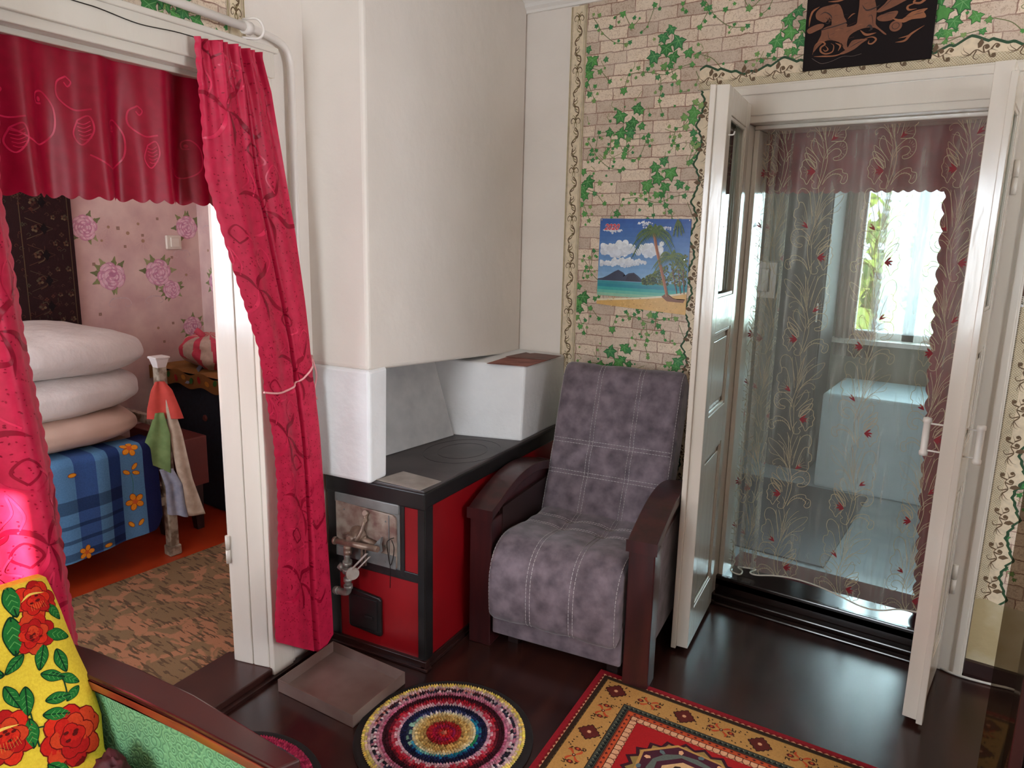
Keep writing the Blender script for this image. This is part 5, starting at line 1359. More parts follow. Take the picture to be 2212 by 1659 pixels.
RS([(1650, 140), (1760, 90), (1860, 90), (1880, 150), (1800, 210), (1720, 190), (1760, 150), (1810, 160)], 34); RS([(1760, 200), (1650, 230), (1660, 280), (1760, 280)], 30)
RS([(1500, 690), (1620, 680), (1700, 600), (1860, 510)], 34); RS([(1540, 640), (1660, 620), (1760, 560)], 20)
RS([(870, 290), (930, 240), (970, 230)], 18); RS([(340, 250), (380, 130), (480, 70)], 30); RS([(330, 330), (350, 200), (400, 110)], 26); RS([(600, 20), (740, 30), (860, 10)], 26); RS([(870, 390), (980, 350)], 10)
RS([(1040, 470), (1120, 540), (1250, 530)], 34); RS([(880, 560), (960, 550)], 16); RS([(900, 640), (1010, 600)], 14, WDK, .0042); RS([(880, 700), (1000, 640), (1090, 610)], 10, WDK, .0042)
RS([(500, 400), (700, 370), (850, 340)], 16, WDK, .0042, 0); RS([(1060, 130), (1120, 210), (1240, 190), (1300, 160)], 22, WDK, .0042); RS([(480, 190), (560, 160), (640, 220), (650, 290)], 16, WDK, .0042)
RS([(560, 230), (620, 290), (590, 320), (530, 280)], 14, WDK, .0042); RS([(600, 430), (610, 520), (660, 560)], 8, WDK, .0042); RS([(850, 470), (930, 440)], 34, WDK, .0042); RS([(1140, 300), (1190, 290), (1210, 430)], 8, WDK, .0042)
RS([(1280, 300), (1400, 290), (1500, 300)], 8, WDK, .0042); RS([(1300, 230), (1450, 110), (1560, 30)], 10, WDK, .0042); RS([(1360, 200), (1500, 110)], 8, WDK, .0042); RS([(1640, 380), (1760, 350), (1860, 340)], 8, WDK, .0042)
RS([(1120, 440), (1160, 420), (1190, 470), (1150, 490)], 34, WDK, .0042); RS([(370, 780), (450, 840), (520, 870), (650, 850), (800, 800), (940, 810), (1060, 790)], 3, C(150, 130, 120), .001, 0)
for _ in range(150):
    x, y = rel_rng.uniform(420, 1800), rel_rng.uniform(40, 740)
    if any(x0 < x < x1 and y0 < y < y1 for x0, y0, x1, y1 in ((500, 90, 830, 340), (560, 380, 860, 540), (900, 400, 1220, 450), (1040, 40, 1230, 400), (900, 600, 1100, 680), (1300, 300, 1480, 370), (1560, 330, 1840, 400), (1480, 40, 1760, 100))):
        RS([(x, y), (x + rel_rng.uniform(14, 40), y - rel_rng.uniform(2, 22)), (x + rel_rng.uniform(50, 80), y - rel_rng.uniform(-6, 30))], 4, rel_rng.choice((WDK, WD2, C(168, 108, 70))), .0044)
rel.build('carved_horses', MT['paint'], parent=pic_o)

# wall calendar right of the doors
b = MB(fB)
for z0, z1, c in ((1.31, 1.345, (206, 196, 182)), (1.345, 1.56, (92, 40, 34)), (1.56, 1.80, (120, 86, 60))):
    b.poly([fB(x, z, .003) for x, z in ((.010, z0), (.30, z0), (.30, z1), (.010, z1))], 0, C(*c))
for k in range(18): b.stroke([(.02 + k * .006, 1.316), (.02 + k * .006, 1.326)], .0022, C(90, 84, 80), 0, .0036, 1)
b.lathe([(.004, 0), (.004, .002), (.002, .003)], (0, 0, 0), 10, 0, C(220, 220, 224), T=lambda x, y, z: (.018 + x, YB - .004 - z, 1.314 + y))
tag(b.build('wall_calendar', MT['paint_gloss']), 'wall calendar with brown picture pinned right of the double doors', 'calendar')

# ================================================================ rugs
def rag_rug(name, cx, cy, R, rot, label, cols, seed):
    rg = random.Random(seed)
    root = empty(name, (cx, cy, 0), label, 'rug', 'round crocheted rag rugs')
    b = MB()
    b.lathe([(R - .004, .001), (R, .004), (R - .002, .009), (R - .012, .011), (.02, .011), (.001, .0112)], (cx, cy, 0), 96)
    b.build('cloth_backing', mat('black_rug_cloth', (24, 16, 15), rough=.95), parent=root)
    s = MB()
    Rin = R * .905; nr = len(cols); w_ = Rin / nr
    for i, cfun in enumerate(cols):
        r = (i + .5) * w_; n = max(5, int(2 * PI * r / .0088))
        for k in range(n):
            a = 2 * PI * k / n + (i % 2) * PI / n + rot + rg.uniform(-.15, .15) / max(3, n) * 3
            c = np.array(cfun((a - rot) % (2 * PI), rg)) * rg.uniform(.78, 1.1); col = lin(tuple(np.clip(c, 0, 255)))
            ca_, sa_ = math.cos(a), math.sin(a)
            ln = w_ * .78; wd = .0052; hz = .0165 + rg.uniform(-.001, .002)
            tw = rg.uniform(-.25, .25) + .25
            def P(dr, dt, z): 
                dr2 = dr * math.cos(tw) - dt * math.sin(tw); dt2 = dr * math.sin(tw) + dt * math.cos(tw)
                return (cx + (r + dr2) * ca_ - dt2 * sa_, cy + (r + dr2) * sa_ + dt2 * ca_, z)
            base = [P(-ln, 0, .0105), P(-ln * .3, wd, .0105), P(ln * .5, wd * .8, .0115), P(ln * 1.05, 0, .0125), P(ln * .5, -wd * .8, .0115), P(-ln * .3, -wd, .0105)]
            top = [P(-ln * .35, 0, hz), P(ln * .45, 0, hz + .001)]
            vi = [s.vert(p, col) for p in base]; ti = [s.vert(p, col) for p in top]
            for f in ((vi[0], ti[0], vi[1]), (vi[1], ti[0], ti[1], vi[2]), (vi[2], ti[1], vi[3]), (vi[3], ti[1], vi[4]), (vi[4], ti[1], ti[0], vi[5]), (vi[5], ti[0], vi[0])): s.face(f, 0, True)
    s.build('crocheted_rings', MT['paint_matte'], parent=root)
K = lambda *c: (lambda a, rg: rg.choice(c))
def sector(*tab):
    return lambda a, rg: rg.choice(next(c for lim, c in tab if a <= lim))
PINK = [(214, 150, 164), (196, 130, 150)]; MIX = [(60, 54, 74), (226, 200, 204), (40, 36, 44), (196, 120, 140)]
cols1 = [K((216, 120, 96)), K((206, 40, 36), (196, 48, 40)), K((196, 28, 44), (170, 24, 50)), K((176, 24, 60), (150, 26, 70)), K((168, 30, 44), (188, 34, 40)), K((170, 30, 34), (160, 40, 36)), K((206, 160, 96), (150, 110, 60)),
         K((232, 190, 112), (214, 170, 96)), K((232, 196, 124), (200, 156, 88)), K((236, 208, 150), (226, 196, 130)), K((236, 226, 190), (226, 206, 160)),
         sector((.5, [(30, 130, 84), (50, 150, 110)]), (1.3, [(40, 150, 180), (30, 120, 170)]), (3.0, [(220, 206, 210), (196, 190, 206), (60, 66, 110)]), (4.2, [(150, 190, 170), (50, 60, 90)]), (5.4, [(120, 180, 170), (60, 140, 170)]), (7, [(30, 120, 170), (30, 140, 160)])),
         sector((1.2, [(36, 40, 92), (40, 120, 150)]), (3.3, [(40, 44, 90), (60, 66, 110)]), (4.4, [(40, 46, 70), (140, 180, 160)]), (7, [(34, 110, 160), (30, 40, 90)])), K((32, 34, 72), (26, 28, 58)), K((30, 30, 66), (40, 34, 60)),
         K((230, 190, 200), (206, 150, 170)), K((226, 170, 180), (206, 60, 84)), K((190, 34, 54), (206, 84, 100)), K((176, 28, 44), (110, 24, 40)), K((72, 20, 34), (60, 18, 30)), K((62, 18, 30), (54, 18, 26)), K((206, 120, 150), (190, 90, 120)), K(*PINK), K(*MIX),
         sector((1.5, MIX), (3.6, [(90, 40, 44), (206, 130, 120), (70, 40, 50)]), (7, MIX)), K((222, 190, 190), (206, 160, 170)), K((240, 214, 130), (226, 190, 170)), K((246, 220, 100), (236, 196, 96), (240, 206, 120))]
rag_rug('rag_rug', -1.263, 1.525, .272, .0, 'round multicoloured rag rug in rings with yellow outer edge before the stove', cols1, 5)
cols2 = [K((206, 60, 60))] * 4 + [K((230, 200, 120), (200, 160, 90))] * 4 + [K((40, 60, 110), (60, 120, 150))] * 4 + [K((220, 190, 200))] * 3 + [K((60, 20, 34))] * 3 + [K(*MIX)] * 3 + [K((80, 76, 96), (150, 60, 90))] * 2 + [K((196, 60, 96), (176, 44, 84))] * 3
rag_rug('rag_rug', -1.583, .978, .268, .4, 'round rag rug with pink outer ring half hidden beside the sofa end', cols2, 8)

# patterned rug
RC = Vector((-1.036, 2.116, 0)); EX = Vector((.999, .0436, 0)); EY = Vector((.109, -.994, 0)); RW, RL = 1.13, 1.05
def fR(u, v, h): p = RC + EX * u + EY * v; return (p.x, p.y, .0085 + h)
b = MB(fR)
RED = C(168, 24, 26); TAN = C(190, 138, 76); BRN = C(52, 34, 22); MAR = C(96, 34, 28); ORG = C(196, 78, 40); PCH = C(222, 160, 120); GRY = C(70, 72, 62)
ii = [b.vert((RC + EX * u + EY * v + Vector((0, 0, z)))[:], C(150, 24, 36)) for z in (.0005, .0085) for u, v in ((0, 0), (RW, 0), (RW, RL), (0, RL))]
for q in ((0, 1, 2, 3), (4, 5, 6, 7), (0, 1, 5, 4), (1, 2, 6, 5), (2, 3, 7, 6), (3, 0, 4, 7)): b.face([ii[k] for k in q], 0)
def rect(u0, v0, u1, v1, c, h): b.poly([fR(u0, v0, h), fR(u1, v0, h), fR(u1, v1, h), fR(u0, v1, h)], 0, c)
for d, c, h in ((.020, PCH, .0003), (.026, BRN, .0005), (.040, C(88, 70, 40), .0007), (.044, TAN, .0009), (.138, BRN, .0011), (.141, GRY, .0013), (.160, BRN, .0015), (.163, ORG, .0017), (.187, PCH, .0019), (.206, RED, .0021)):
    rect(d, d, RW - d, RL - d, c, h)
def sides(fn_):   # run a motif along all four edges: fn_(T, length)
    fn_(lambda a, d: (a, d), RW); fn_(lambda a, d: (d, a), RL); fn_(lambda a, d: (a, RL - d), RW); fn_(lambda a, d: (RW - d, a), RL)
def edge_m(T, L):
    n = int((L - .05) / .019)
    for k in range(n):
        a = .025 + k * .019
        b.blob([T(a, .020), T(a + .0095, .0275), T(a + .019, .020), T(a + .0095, .017)], C(120, 26, 26), 0, .0010)
        b.disc(*T(a + .009, .036), .0085, BRN, 0, .0012, 7, .006)
    n = int((L - .30) / .016)
    for k in range(n):
        a = .146 + k * .016
        b.blob([T(a, .158), T(a + .008, .145), T(a + .016, .158)], C(28, 28, 26), 0, .0018); b.disc(*T(a + .012, .148), .0022, C(150, 140, 110), 0, .002, 5)
    n = int((L - .36) / .022)
    for k in range(n):
        a = .182 + k * .022
        b.blob([T(a, .172), T(a + .006, .168), T(a + .012, .172), T(a + .006, .178)], MAR, 0, .0020)
        b.blob([T(a, .185), T(a + .019, .185), T(a + .018, .200), T(a + .0095, .206), T(a + .001, .200)], PCH, 0, .0026); 
        b.stroke([T(a - .0015, .185), T(a - .0015, .200), T(a + .0095, .208), T(a + .0205, .200)], .0018, MAR, 0, .0028, 3)
    b.stroke([T(.165, .1655), T(L - .165, .1655)], .002, MAR, 0, .0025, 1); b.stroke([T(.183, .184), T(L - .183, .184)], .0022, BRN, 0, .0028, 1)
    per = .118; n = int((L - .08) / (per))
    for k in range(n + 1):
        a = .092 + k * per; dm = .092
        if a > L - .06: break
        if k % 2 == 0:
            pts = []
            for q in range(4):
                for st in ((0.034, 0.004), (.026, .008), (.026, .014), (.017, .016), (.014, .024), (.006, .026), (.004, .030)):
                    x, y = st; ang = q * PI / 2
                    pts.append((x * math.cos(ang) - y * math.sin(ang), x * math.sin(ang) + y * math.cos(ang)))
            b.blob([T(a + x * 1.12, dm + y * 1.12) for x, y in pts], BRN, 0, .0015, center=T(a, dm)); b.blob([T(a + x, dm + y) for x, y in pts], MAR, 0, .0018, center=T(a, dm))
            b.disc(*T(a, dm), .012, C(116, 44, 34), 0, .0021, 4, rot=PI / 4); b.disc(*T(a, dm), .0065, PCH, 0, .0024, 8)
        else:
            for q in range(4):
                ang = PI / 4 + q * PI / 2
                b.stroke([T(a, dm), T(a + .026 * math.cos(ang), dm + .022 * math.sin(ang)), T(a + .032 * math.cos(ang + .3), dm + .030 * math.sin(ang + .3))], .008, ORG, 0, .0017, 3, 1)
                for off in (.0, .012): b.stroke([T(a + (.030 + off) * math.cos(ang), dm + (.028) * math.sin(ang)), T(a + (.040 + off) * math.cos(ang + .12), dm + .020 * math.sin(ang + .1)), T(a + (.034 + off) * math.cos(ang + .3), dm + .034 * math.sin(ang))], .0028, BRN, 0, .0016, 3)
            for sx in (-1, 1): b.disc(*T(a + sx * .030, dm), .012, MAR, 0, .0017, 6, .008); b.disc(*T(a + sx * .03, dm), .005, ORG, 0, .002, 5)
            b.disc(*T(a, dm), .006, C(60, 30, 20), 0, .0024, 8); b.disc(*T(a, dm), .003, PCH, 0, .0027, 6)
        rg = random.Random(k * 7 + int(L * 10))
        for q in range(16):
            x, y = rg.uniform(-.055, .055), rg.uniform(-.04, .04)
            if x * x + y * y > .0013 and .05 < a + x < L - .05:
                s_ = .0042; b.blob([T(a + x, dm + y), T(a + x + s_ * 1.6, dm + y + s_), T(a + x + s_ * .2, dm + y + s_ * 1.8)], BRN, 0, .0013)
sides(edge_m)
ccx, ccy = .425, .385
def octo(r, c, h, n=8, rot=PI / 8, ry=.85): b.disc(ccx, ccy, r, c, 0, h, n, r * ry, rot)
def star(r, amp, n, c, h):
    b.blob([(ccx + (r + (amp if k % 2 else 0)) * .98 * math.cos(2 * PI * k / n / 2 * 1), ccy + (r + (amp if k % 2 else 0)) * .85 * math.sin(2 * PI * k / n / 2)) for k in range(2 * n)], c, 0, h, center=(ccx, ccy))
star(.185, .022, 22, C(60, 20, 30), .0026); star(.172, .020, 22, C(150, 120, 66), .0029); octo(.180, TAN, .0032); octo(.170, C(74, 30, 44), .0035); octo(.135, C(96, 100, 92), .0038, 16); octo(.120, C(74, 30, 44), .0041); octo(.10, C(216, 170, 120), .0044)
for k in range(16): b.disc(ccx + .152 * 1.0 * math.cos(k * PI / 8), ccy + .152 * .85 * math.sin(k * PI / 8), .011, PCH if k % 2 else C(96, 110, 110), 0, .0047, 5, .008, k)
for k in range(8): b.disc(ccx + .070 * math.cos(k * PI / 4), ccy + .06 * math.sin(k * PI / 4), .02, (ORG, C(150, 30, 30), BRN)[k % 3], 0, .0047, 6, .014, k)
octo(.03, RED, .005, 6)
tag(b.build('patterned_rug', MT['paint_matte']), 'red oriental rug with tan medallion border on the dark floor', 'rug')

# floor cord by the right door
b = MB(); b.tube([(-.075, 2.90, .006), (-.06, 2.865, .006), (-.02, 2.845, .006), (.04, 2.842, .006), (.11, 2.85, .006), (.165, 2.86, .006), (.186, 2.84, .006), (.188, 2.70, .006), (.175, 2.45, .006), (.16, 2.2, .006)], .0045, 8)
tag(b.build('floor_cord', mat('cream_cord', (196, 190, 182), rough=.6)), 'pale cord lying on the floor past the foot of the double door frame', 'cord')

# glass cabinet at the right
cb = empty('display_cabinet', (.30, 2.05, 0), 'dark glossy cabinet with glass door standing at the right edge of the floor', 'cabinet')
b = MB(); b.box(.124, .150, 1.88, 1.905, .0, 1.9); b.box(.150, .62, 1.90, 2.35, .0, .06); b.box(.60, .62, 1.88, 2.35, 0, 1.9); b.box(.15, .62, 2.33, 2.35, 0, 1.9); b.box(.150, .62, 1.88, 2.35, 1.88, 1.9)
b.box(.140, .150, 1.905, 2.35, 0, 1.9)
b.build('cabinet_frame', MT['cab_dark'], parent=cb, bevel=.003)
b = MB(); b.box(.068, .124, 1.890, 1.894, .04, 1.86); b.build('glass_door', MT['smoked_glass'], parent=cb)

# ================================================================ sofa with yellow cover
sofa = empty('sofa', (-1.4, .1, 0), 'old sofa with polished wooden end rail and green embossed end panel', 'sofa')
b = MB()
far = [(-1.755, .730), (-1.693, .744), (-1.52, .768), (-1.343, .784), (-1.12, .786), (-1.002, .787)]
near = [(-1.018, .742), (-1.273, .722), (-1.45, .704), (-1.58, .686), (-1.755, .662)]
b.prism(far + near, .492, .520); b.build('end_rail', MT['sofa_wood'], parent=sofa, bevel=.004)
b = MB(); b.prism([(x, y) for x, y in near] + [(x, y - .004) for x, y in reversed(near)], .492, .512); b.build('lit_rail_edge', MT['sofa_lit_edge'], parent=sofa, bevel=.003)  # thin strip painting the rail's near edge as lit
b = MB(); b.prism([(x, y + .008) for x, y in near] + [(x, y + .030) for x, y in reversed(near)], .08, .492); b.build('end_panel', MT['green_uph'], parent=sofa)
b = MB(); b.prism([(-1.03, .775), (-1.005, .775), (-1.012, .725), (-1.035, .725)], .0, .492); b.build('leg', MT['sofa_wood'], parent=sofa)
b = MB(); b.prism([(-1.755, .71), (-1.72, .71), (-1.72, .67), (-1.755, .67)], 0, .492); b.build('leg', MT['sofa_wood'], parent=sofa)
b = MB(); b.box(-1.68, -1.02, -.55, .66, .12, .34); b.build('seat_base', MT['green_uph'], parent=sofa, bevel=.02, segs=3)
b = MB(); b.prism([(-1.735, .15), (-1.56, .15), (-1.555, .35), (-1.708, .69), (-1.722, .70), (-1.735, .69)], .12, .62, T=lambda x, z, y: (x, y, z)); b.build('backrest', MT['green_uph'], parent=sofa, bevel=.02, segs=3)
# cover over the backrest
DV = Vector((.21, 0, -.375)).normalized(); NV = Vector((0, 1, 0)).cross(DV); NV = NV if NV.x > 0 else -NV
edge_y = lambda d: float(np.interp(d, [-.05, 0, .134, .231, .33, .42], [.672, .676, .685, .690, .690, .67]))
def cov(y, d, h=0.0):
    yy = y
    base = Vector((-1.70, 0, .735)) + DV * max(d, 0)
    w_ = .006 * math.sin(y * 16 + d * 5) + .004 * math.sin(d * 30 + y * 9)
    if d < 0:
        base = Vector((-1.70, 0, .735)) + Vector((d * .95, 0, -.15 * d * d * 8))
    if d > .40:
        base = Vector((-1.70, 0, .735)) + DV * .40 + Vector((.9 * (d - .40), 0, -.25 * (d - .40)))
    e = edge_y(min(max(d, 0), .42)) - y
    n_ = .012 + w_ - .035 * math.exp(-max(0, e) / .022)
    return (base + NV * (n_ + h) + Vector((0, yy, 0)))[:]
b = MB(cov)
b.grid(lambda u, v: cov(.10 + (edge_y(-.035 + .685 * v) - .10) * u, -.035 + .685 * v), 90, 60)
YC = [C(196, 30, 22), C(214, 44, 24), C(176, 22, 22), C(206, 62, 30)]
def rose(y, d, r, rg, hollow=False):
    for ring, (rad, nn, sz) in enumerate(((.62, 8, .46), (.36, 6, .40), (.10, 4, .34))):
        for k in range(nn):
            a = 2 * PI * k / nn + rg.uniform(-.2, .2)
            cy_, cd_ = y + r * rad * math.cos(a), d + r * rad * math.sin(a)
            b.disc(cy_, cd_, r * sz * 1.08, C(110, 18, 16), 1, .0012 + ring * .0007, 12, r * sz * .9, a, 2)
            b.disc(cy_, cd_, r * sz, rg.choice(YC), 1, .0015 + ring * .0007, 12, r * sz * .78, a, 2)
    if hollow:
        for k in range(7): b.stroke([(y - .3 * r + k * .1 * r, d + .1 * r), (y - .35 * r + k * .12 * r, d + .45 * r)], r * .05, C(240, 200, 90), 1, .004, 1, 1)
        b.stroke([(y - .7 * r, d - .15 * r), (y - .2 * r, d - .4 * r), (y + .5 * r, d - .3 * r)], r * .12, C(240, 196, 90), 1, .004, 5, 1)
    for k in range(5): b.disc(y + rg.uniform(-.3, .3) * r, d + rg.uniform(-.3, .3) * r, r * .10, C(90, 16, 14), 1, .0038, 6, r * .06)
def gleaf(y, d, r, a):
    r *= 1.25
    for kk, c, h in ((1.12, C(14, 48, 28), .0012), (1.0, C(34, 110, 46), .0016)):
        pts = [(-r * kk, 0), (-r * .45 * kk, r * .42 * kk), (r * .2 * kk, r * .45 * kk), (r * kk, 0), (r * .2 * kk, -r * .45 * kk), (-r * .45 * kk, -r * .42 * kk)]
        b.blob([(y + x * math.cos(a) - z * math.sin(a), d + x * math.sin(a) + z * math.cos(a)) for x, z in pts], c, 1, h, 2, (y, d), True)
    b.stroke([(y - r * math.cos(a), d - r * math.sin(a)), (y + r * math.cos(a), d + r * math.sin(a))], r * .09, C(14, 48, 28), 1, .0022, 3)
    for k in (-.5, -.1, .3):
        for sg in (-1, 1):
            x0, z0, x1, z1 = r * k, 0, r * (k + .3), sg * r * .3
            b.stroke([(y + x0 * math.cos(a) - z0 * math.sin(a), d + x0 * math.sin(a) + z0 * math.cos(a)), (y + x1 * math.cos(a) - z1 * math.sin(a), d + x1 * math.sin(a) + z1 * math.cos(a))], r * .05, C(90, 160, 80), 1, .0022, 1)
rgc = random.Random(12)
for y, d, r in ((.630, .045, .042), (.606, .110, .040), (.505, .285, .050), (.615, .340, .058), (.535, .405, .034), (.47, .06, .045), (.40, .2, .05), (.45, .44, .03), (.30, .08, .045), (.25, .3, .045)): rose(y, d, r, rgc, .041 < r < .055)
for y, d, r, a in ((.586, .03, .026, 1.6), (.568, .10, .030, 1.7), (.652, .13, .020, .5), (.608, .162, .020, 2.0), (.642, .185, .020, 1.5), (.617, .208, .018, .6), (.645, .228, .016, .8), (.612, .255, .018, .2), (.640, .26, .014, 2.6), (.556, .235, .022, 1.8), (.546, .298, .022, 1.7), (.535, .215, .020, 1.3), (.556, .155, .018, 2.6), (.60, .285, .02, .4), (.575, .39, .02, .9), (.50, .15, .028, .5), (.45, .15, .025, 2), (.66, .08, .016, 1.2)): gleaf(y, d, r, a)
for pts in ([(.617, .20), (.632, .22), (.628, .27)], [(.556, .26), (.552, .33)], [(.58, .05), (.572, .12)], [(.55, .29), (.58, .30), (.60, .31)]): b.stroke(pts, .003, C(20, 60, 34), 1, .0014, 4)
o = b.build('sofa_cover', [MT['yellow_cloth'], MT['paint_matte']], solid=0)
tag(o, 'yellow cloth printed with red roses and green leaves draped over the sofa back', 'throw')
# maroon velvet bundle on the seat
b = MB()
def lump(cx, cy, cz, rx, ry, rz, seed, n=22, m=14, amp=.15, fr=3.0):
    def f(u, v):
        th, ph = u * 2 * PI, (v - .5) * PI
        d = Vector((math.cos(th) * math.cos(ph), math.sin(th) * math.cos(ph), math.sin(ph)))
        k = 1 + amp * noise.noise(d * fr + Vector((seed, 0, 0)))
        return (cx + d.x * rx * k, cy + d.y * ry * k, cz + d.z * rz * k)
    return f
b.grid(lump(-1.425, .640, .385, .045, .030, .036, 3, amp=.5), 28, 18)
o = b.build('velvet_toy', MT['maroon_velvet']); tag(o, 'small maroon velvet bundle lying on the sofa seat against the green panel', 'cloth')
b = MB(); b.grid(lump(-1.415, .612, .372, .028, .012, .010, 5, amp=.4), 20, 12); b.build('trim', mat('cream_trim', (216, 188, 150), rough=.8), parent=o)
b = MB(); b.grid(lump(-1.470, .612, .362, .016, .014, .010, 9, amp=.5), 22, 14)
tag(b.build('white_cloth', MT['sock_white']), 'white knitted cloth tucked beside the maroon bundle on the sofa', 'cloth')

# ================================================================ bedroom things
b = MB(); b.box(-2.995, WL(-.4, 0, -.2)[0] - .012, -.9, 2.30, .012, .020)
ring = [(-2.995, -.9), (-1.98, -.9), (-2.04, .5), (-2.145, 1.41), (-2.26, 2.45), (-2.995, 2.45)]
b = MB(); b.prism(ring, .0125, .020); tag(b.build('bedroom_rug', MT['bed_rug']), 'brown and olive flat woven rug on the orange bedroom floor', 'rug')
# wall carpet
def fW(u, v, h): return (-3.95 + .016 + h + .004 * math.sin(u * 8), u, v)
b = MB(fW); b.box(-3.949, -3.935, .35, 1.835, .80, 1.95, col=C(46, 28, 28))
rg = random.Random(2); LC = [C(96, 66, 50), C(108, 90, 68), C(76, 44, 38), C(84, 72, 56)]
b.grid(lambda u, v: fW(.35 + 1.485 * u, .80 + 1.15 * v, 0), 40, 4, 0, C(48, 28, 29))
for v0 in (1.60, 1.815): b.stroke([(v0, .82), (v0, 1.93)], .004, C(96, 76, 56), 0, .002, 1)
b.stroke([(1.64, .82), (1.64, 1.93)], .10, C(38, 25, 26), 0, .0008, 1) if False else None
for k in range(9):
    z = .86 + k * .125
    b.stroke([(1.62, z + .05), (1.74, z), (1.62, z - .05)], .0028, LC[k % 4], 0, .003, 1, smooth=False)
    for y, r in ((1.795, .013), (1.745, .011), (1.66, .016)):
        for q in range(5): b.disc(y + r * .7 * math.cos(q * 1.257 + k), z + .055 * (1 if y > 1.7 else 0) + r * .7 * math.sin(q * 1.257 + k), r * .45, LC[(q + k) % 4], 0, .003, 6)
    b.stroke([(1.66, z - .04), (1.69, z - .02), (1.68, z + .02), (1.65, z + .01)], .004, LC[(k + 1) % 4], 0, .0025, 5)
    b.blob([(1.70, z - .028), (1.718, z), (1.70, z + .028), (1.682, z)], C(28, 20, 22), 0, .0035)
    for q in range(5): b.stroke([(1.50 - .06 * q, z), (1.53 - .06 * q, z + .03), (1.50 - .06 * q, z + .05)], .004, LC[q % 4], 0, .002, 4)
for q in range(420):
    y, z, t = rg.uniform(1.28, 1.815), rg.uniform(.84, 1.92), rg.random()
    c = rg.choice([C(70, 46, 42), C(84, 60, 48), C(60, 34, 36), C(76, 70, 54), C(92, 54, 44)]); sg = rg.choice((-1, 1)); k = rg.uniform(.6, 1.2)
    if t < .5: b.stroke([(y, z), (y + .012 * k * sg, z + .010 * k), (y + .020 * k * sg, z), (y + .012 * k * sg, z - .006 * k)], .0026, c, 0, .0022, 4)
    elif t < .8:
        for j in range(4): b.disc(y + .006 * k * math.cos(j * 1.57), z + .006 * k * math.sin(j * 1.57), .0042 * k, c, 0, .0024, 6)
    else: b.stroke([(y, z), (y, z + .022 * k)], .0026, c, 0, .0022, 1)
tag(b.build('wall_carpet', MT['paint_matte']), 'dark brown patterned carpet hanging on the bedroom wall above the bed', 'carpet')
sw = empty('light_switch', (-3.94, 2.37, 1.42), 'cream light switch on the pink bedroom wallpaper', 'light switch')
b = MB(); b.box(-3.949, -3.932, 2.325, 2.415, 1.385, 1.462); b.build('switch_plate', MT['plastic'], parent=sw, bevel=.006, segs=3)
b = MB(); b.box(-3.934, -3.924, 2.348, 2.398, 1.398, 1.449); b.build('rocker', MT['plastic'], parent=sw, bevel=.003)
# bed
bed = empty('bed', (-3.5, .8, .012), 'metal framed bed with worn painted posts along the bedroom wall', 'bed')
b = MB(); b.box(-3.90, -3.10, -.25, 1.70, .30, .56); b.build('mattress', MT['duvet_beige'], parent=bed, bevel=.04, segs=4)
b = MB(); b.box(-3.90, -3.08, -.25, 1.74, .26, .30); b.build('bed_frame', MT['bed_metal'], parent=bed)
for x in (-3.085, -3.88):
    b = MB(); b.box(x - .022, x + .022, 1.727, 1.771, .03, .90); b.box(x - .028, x + .028, 1.72, 1.777, .012, .06)
    b.build('post', MT['bed_metal'], parent=bed, bevel=.006)
    b = MB(); hexa(b, [(x - .020, 1.729, .895), (x + .020, 1.729, .895), (x + .020, 1.769, .895), (x - .020, 1.769, .895)], [(x - .030, 1.719, .936), (x + .030, 1.719, .936), (x + .030, 1.779, .936), (x - .030, 1.779, .936)])
    b.box(x - .034, x + .034, 1.715, 1.783, .936, .946); b.build('post_cap', MT['duvet'], parent=bed, bevel=.003)
b = MB(); b.box(-3.86, -3.10, 1.735, 1.762, .62, .66); b.box(-3.86, -3.10, 1.735, 1.762, .30, .34); b.build('cross_rail', MT['bed_metal'], parent=bed)
# stacked bedding
def pillow(name, cx, cy, cz, lx, ly, lz, seed, m_, label, sag=0.0, group=None):
    def f(u, v):
        th, ph = u * 2 * PI, (v - .5) * PI
        c, s = math.cos(th), math.sin(th); cp, sp = math.cos(ph), math.sin(ph)
        e = .42
        X = math.copysign(abs(c) ** e, c) * abs(cp) ** .45; Y = math.copysign(abs(s) ** e, s) * abs(cp) ** .45; Z = math.copysign(abs(sp) ** .8, sp)
        d = Vector((X, Y, Z))
        n1 = noise.noise(Vector((X * 2.2 + seed, Y * 2.2, Z * 2))) * .018
        n2 = noise.noise(Vector((X * 1.5 + seed, Y * 9 + X * 3, Z * 5))) * .008 + abs(noise.noise(Vector((X * 3 + Y * 6 + seed, Y * 3, Z * 3)))) * .006
        q = 1 + (n1 + n2) / max(lz, .01) * .5
        zz = Z * lz * (1 - .20 * max(0, abs(Y) - .6) - .12 * max(0, abs(X) - .6)) * q
        return (cx + X * lx * (1 + n1), cy + Y * ly * (1 + n1), cz + zz + sag * Y)
    b = MB(); b.grid(f, 96, 64); return tag(b.build(name, m_), label, 'bedding', group)
pillow('folded_duvet', -3.52, 1.28, .975, .40, .51, .100, 1.0, MT['duvet'], 'plump white folded duvet on top of the bedding stack', -.012, 'bedding stacked on the bed')
pillow('folded_duvet', -3.52, 1.27, .785, .39, .485, .100, 7.0, MT['duvet'], 'white folded duvet in the middle of the bedding stack', .022, 'bedding stacked on the bed')
pillow('folded_duvet', -3.50, 1.24, .645, .395, .48, .078, 13.0, MT['duvet_beige'], 'beige folded quilt at the bottom of the bedding stack', .010, 'bedding stacked on the bed')
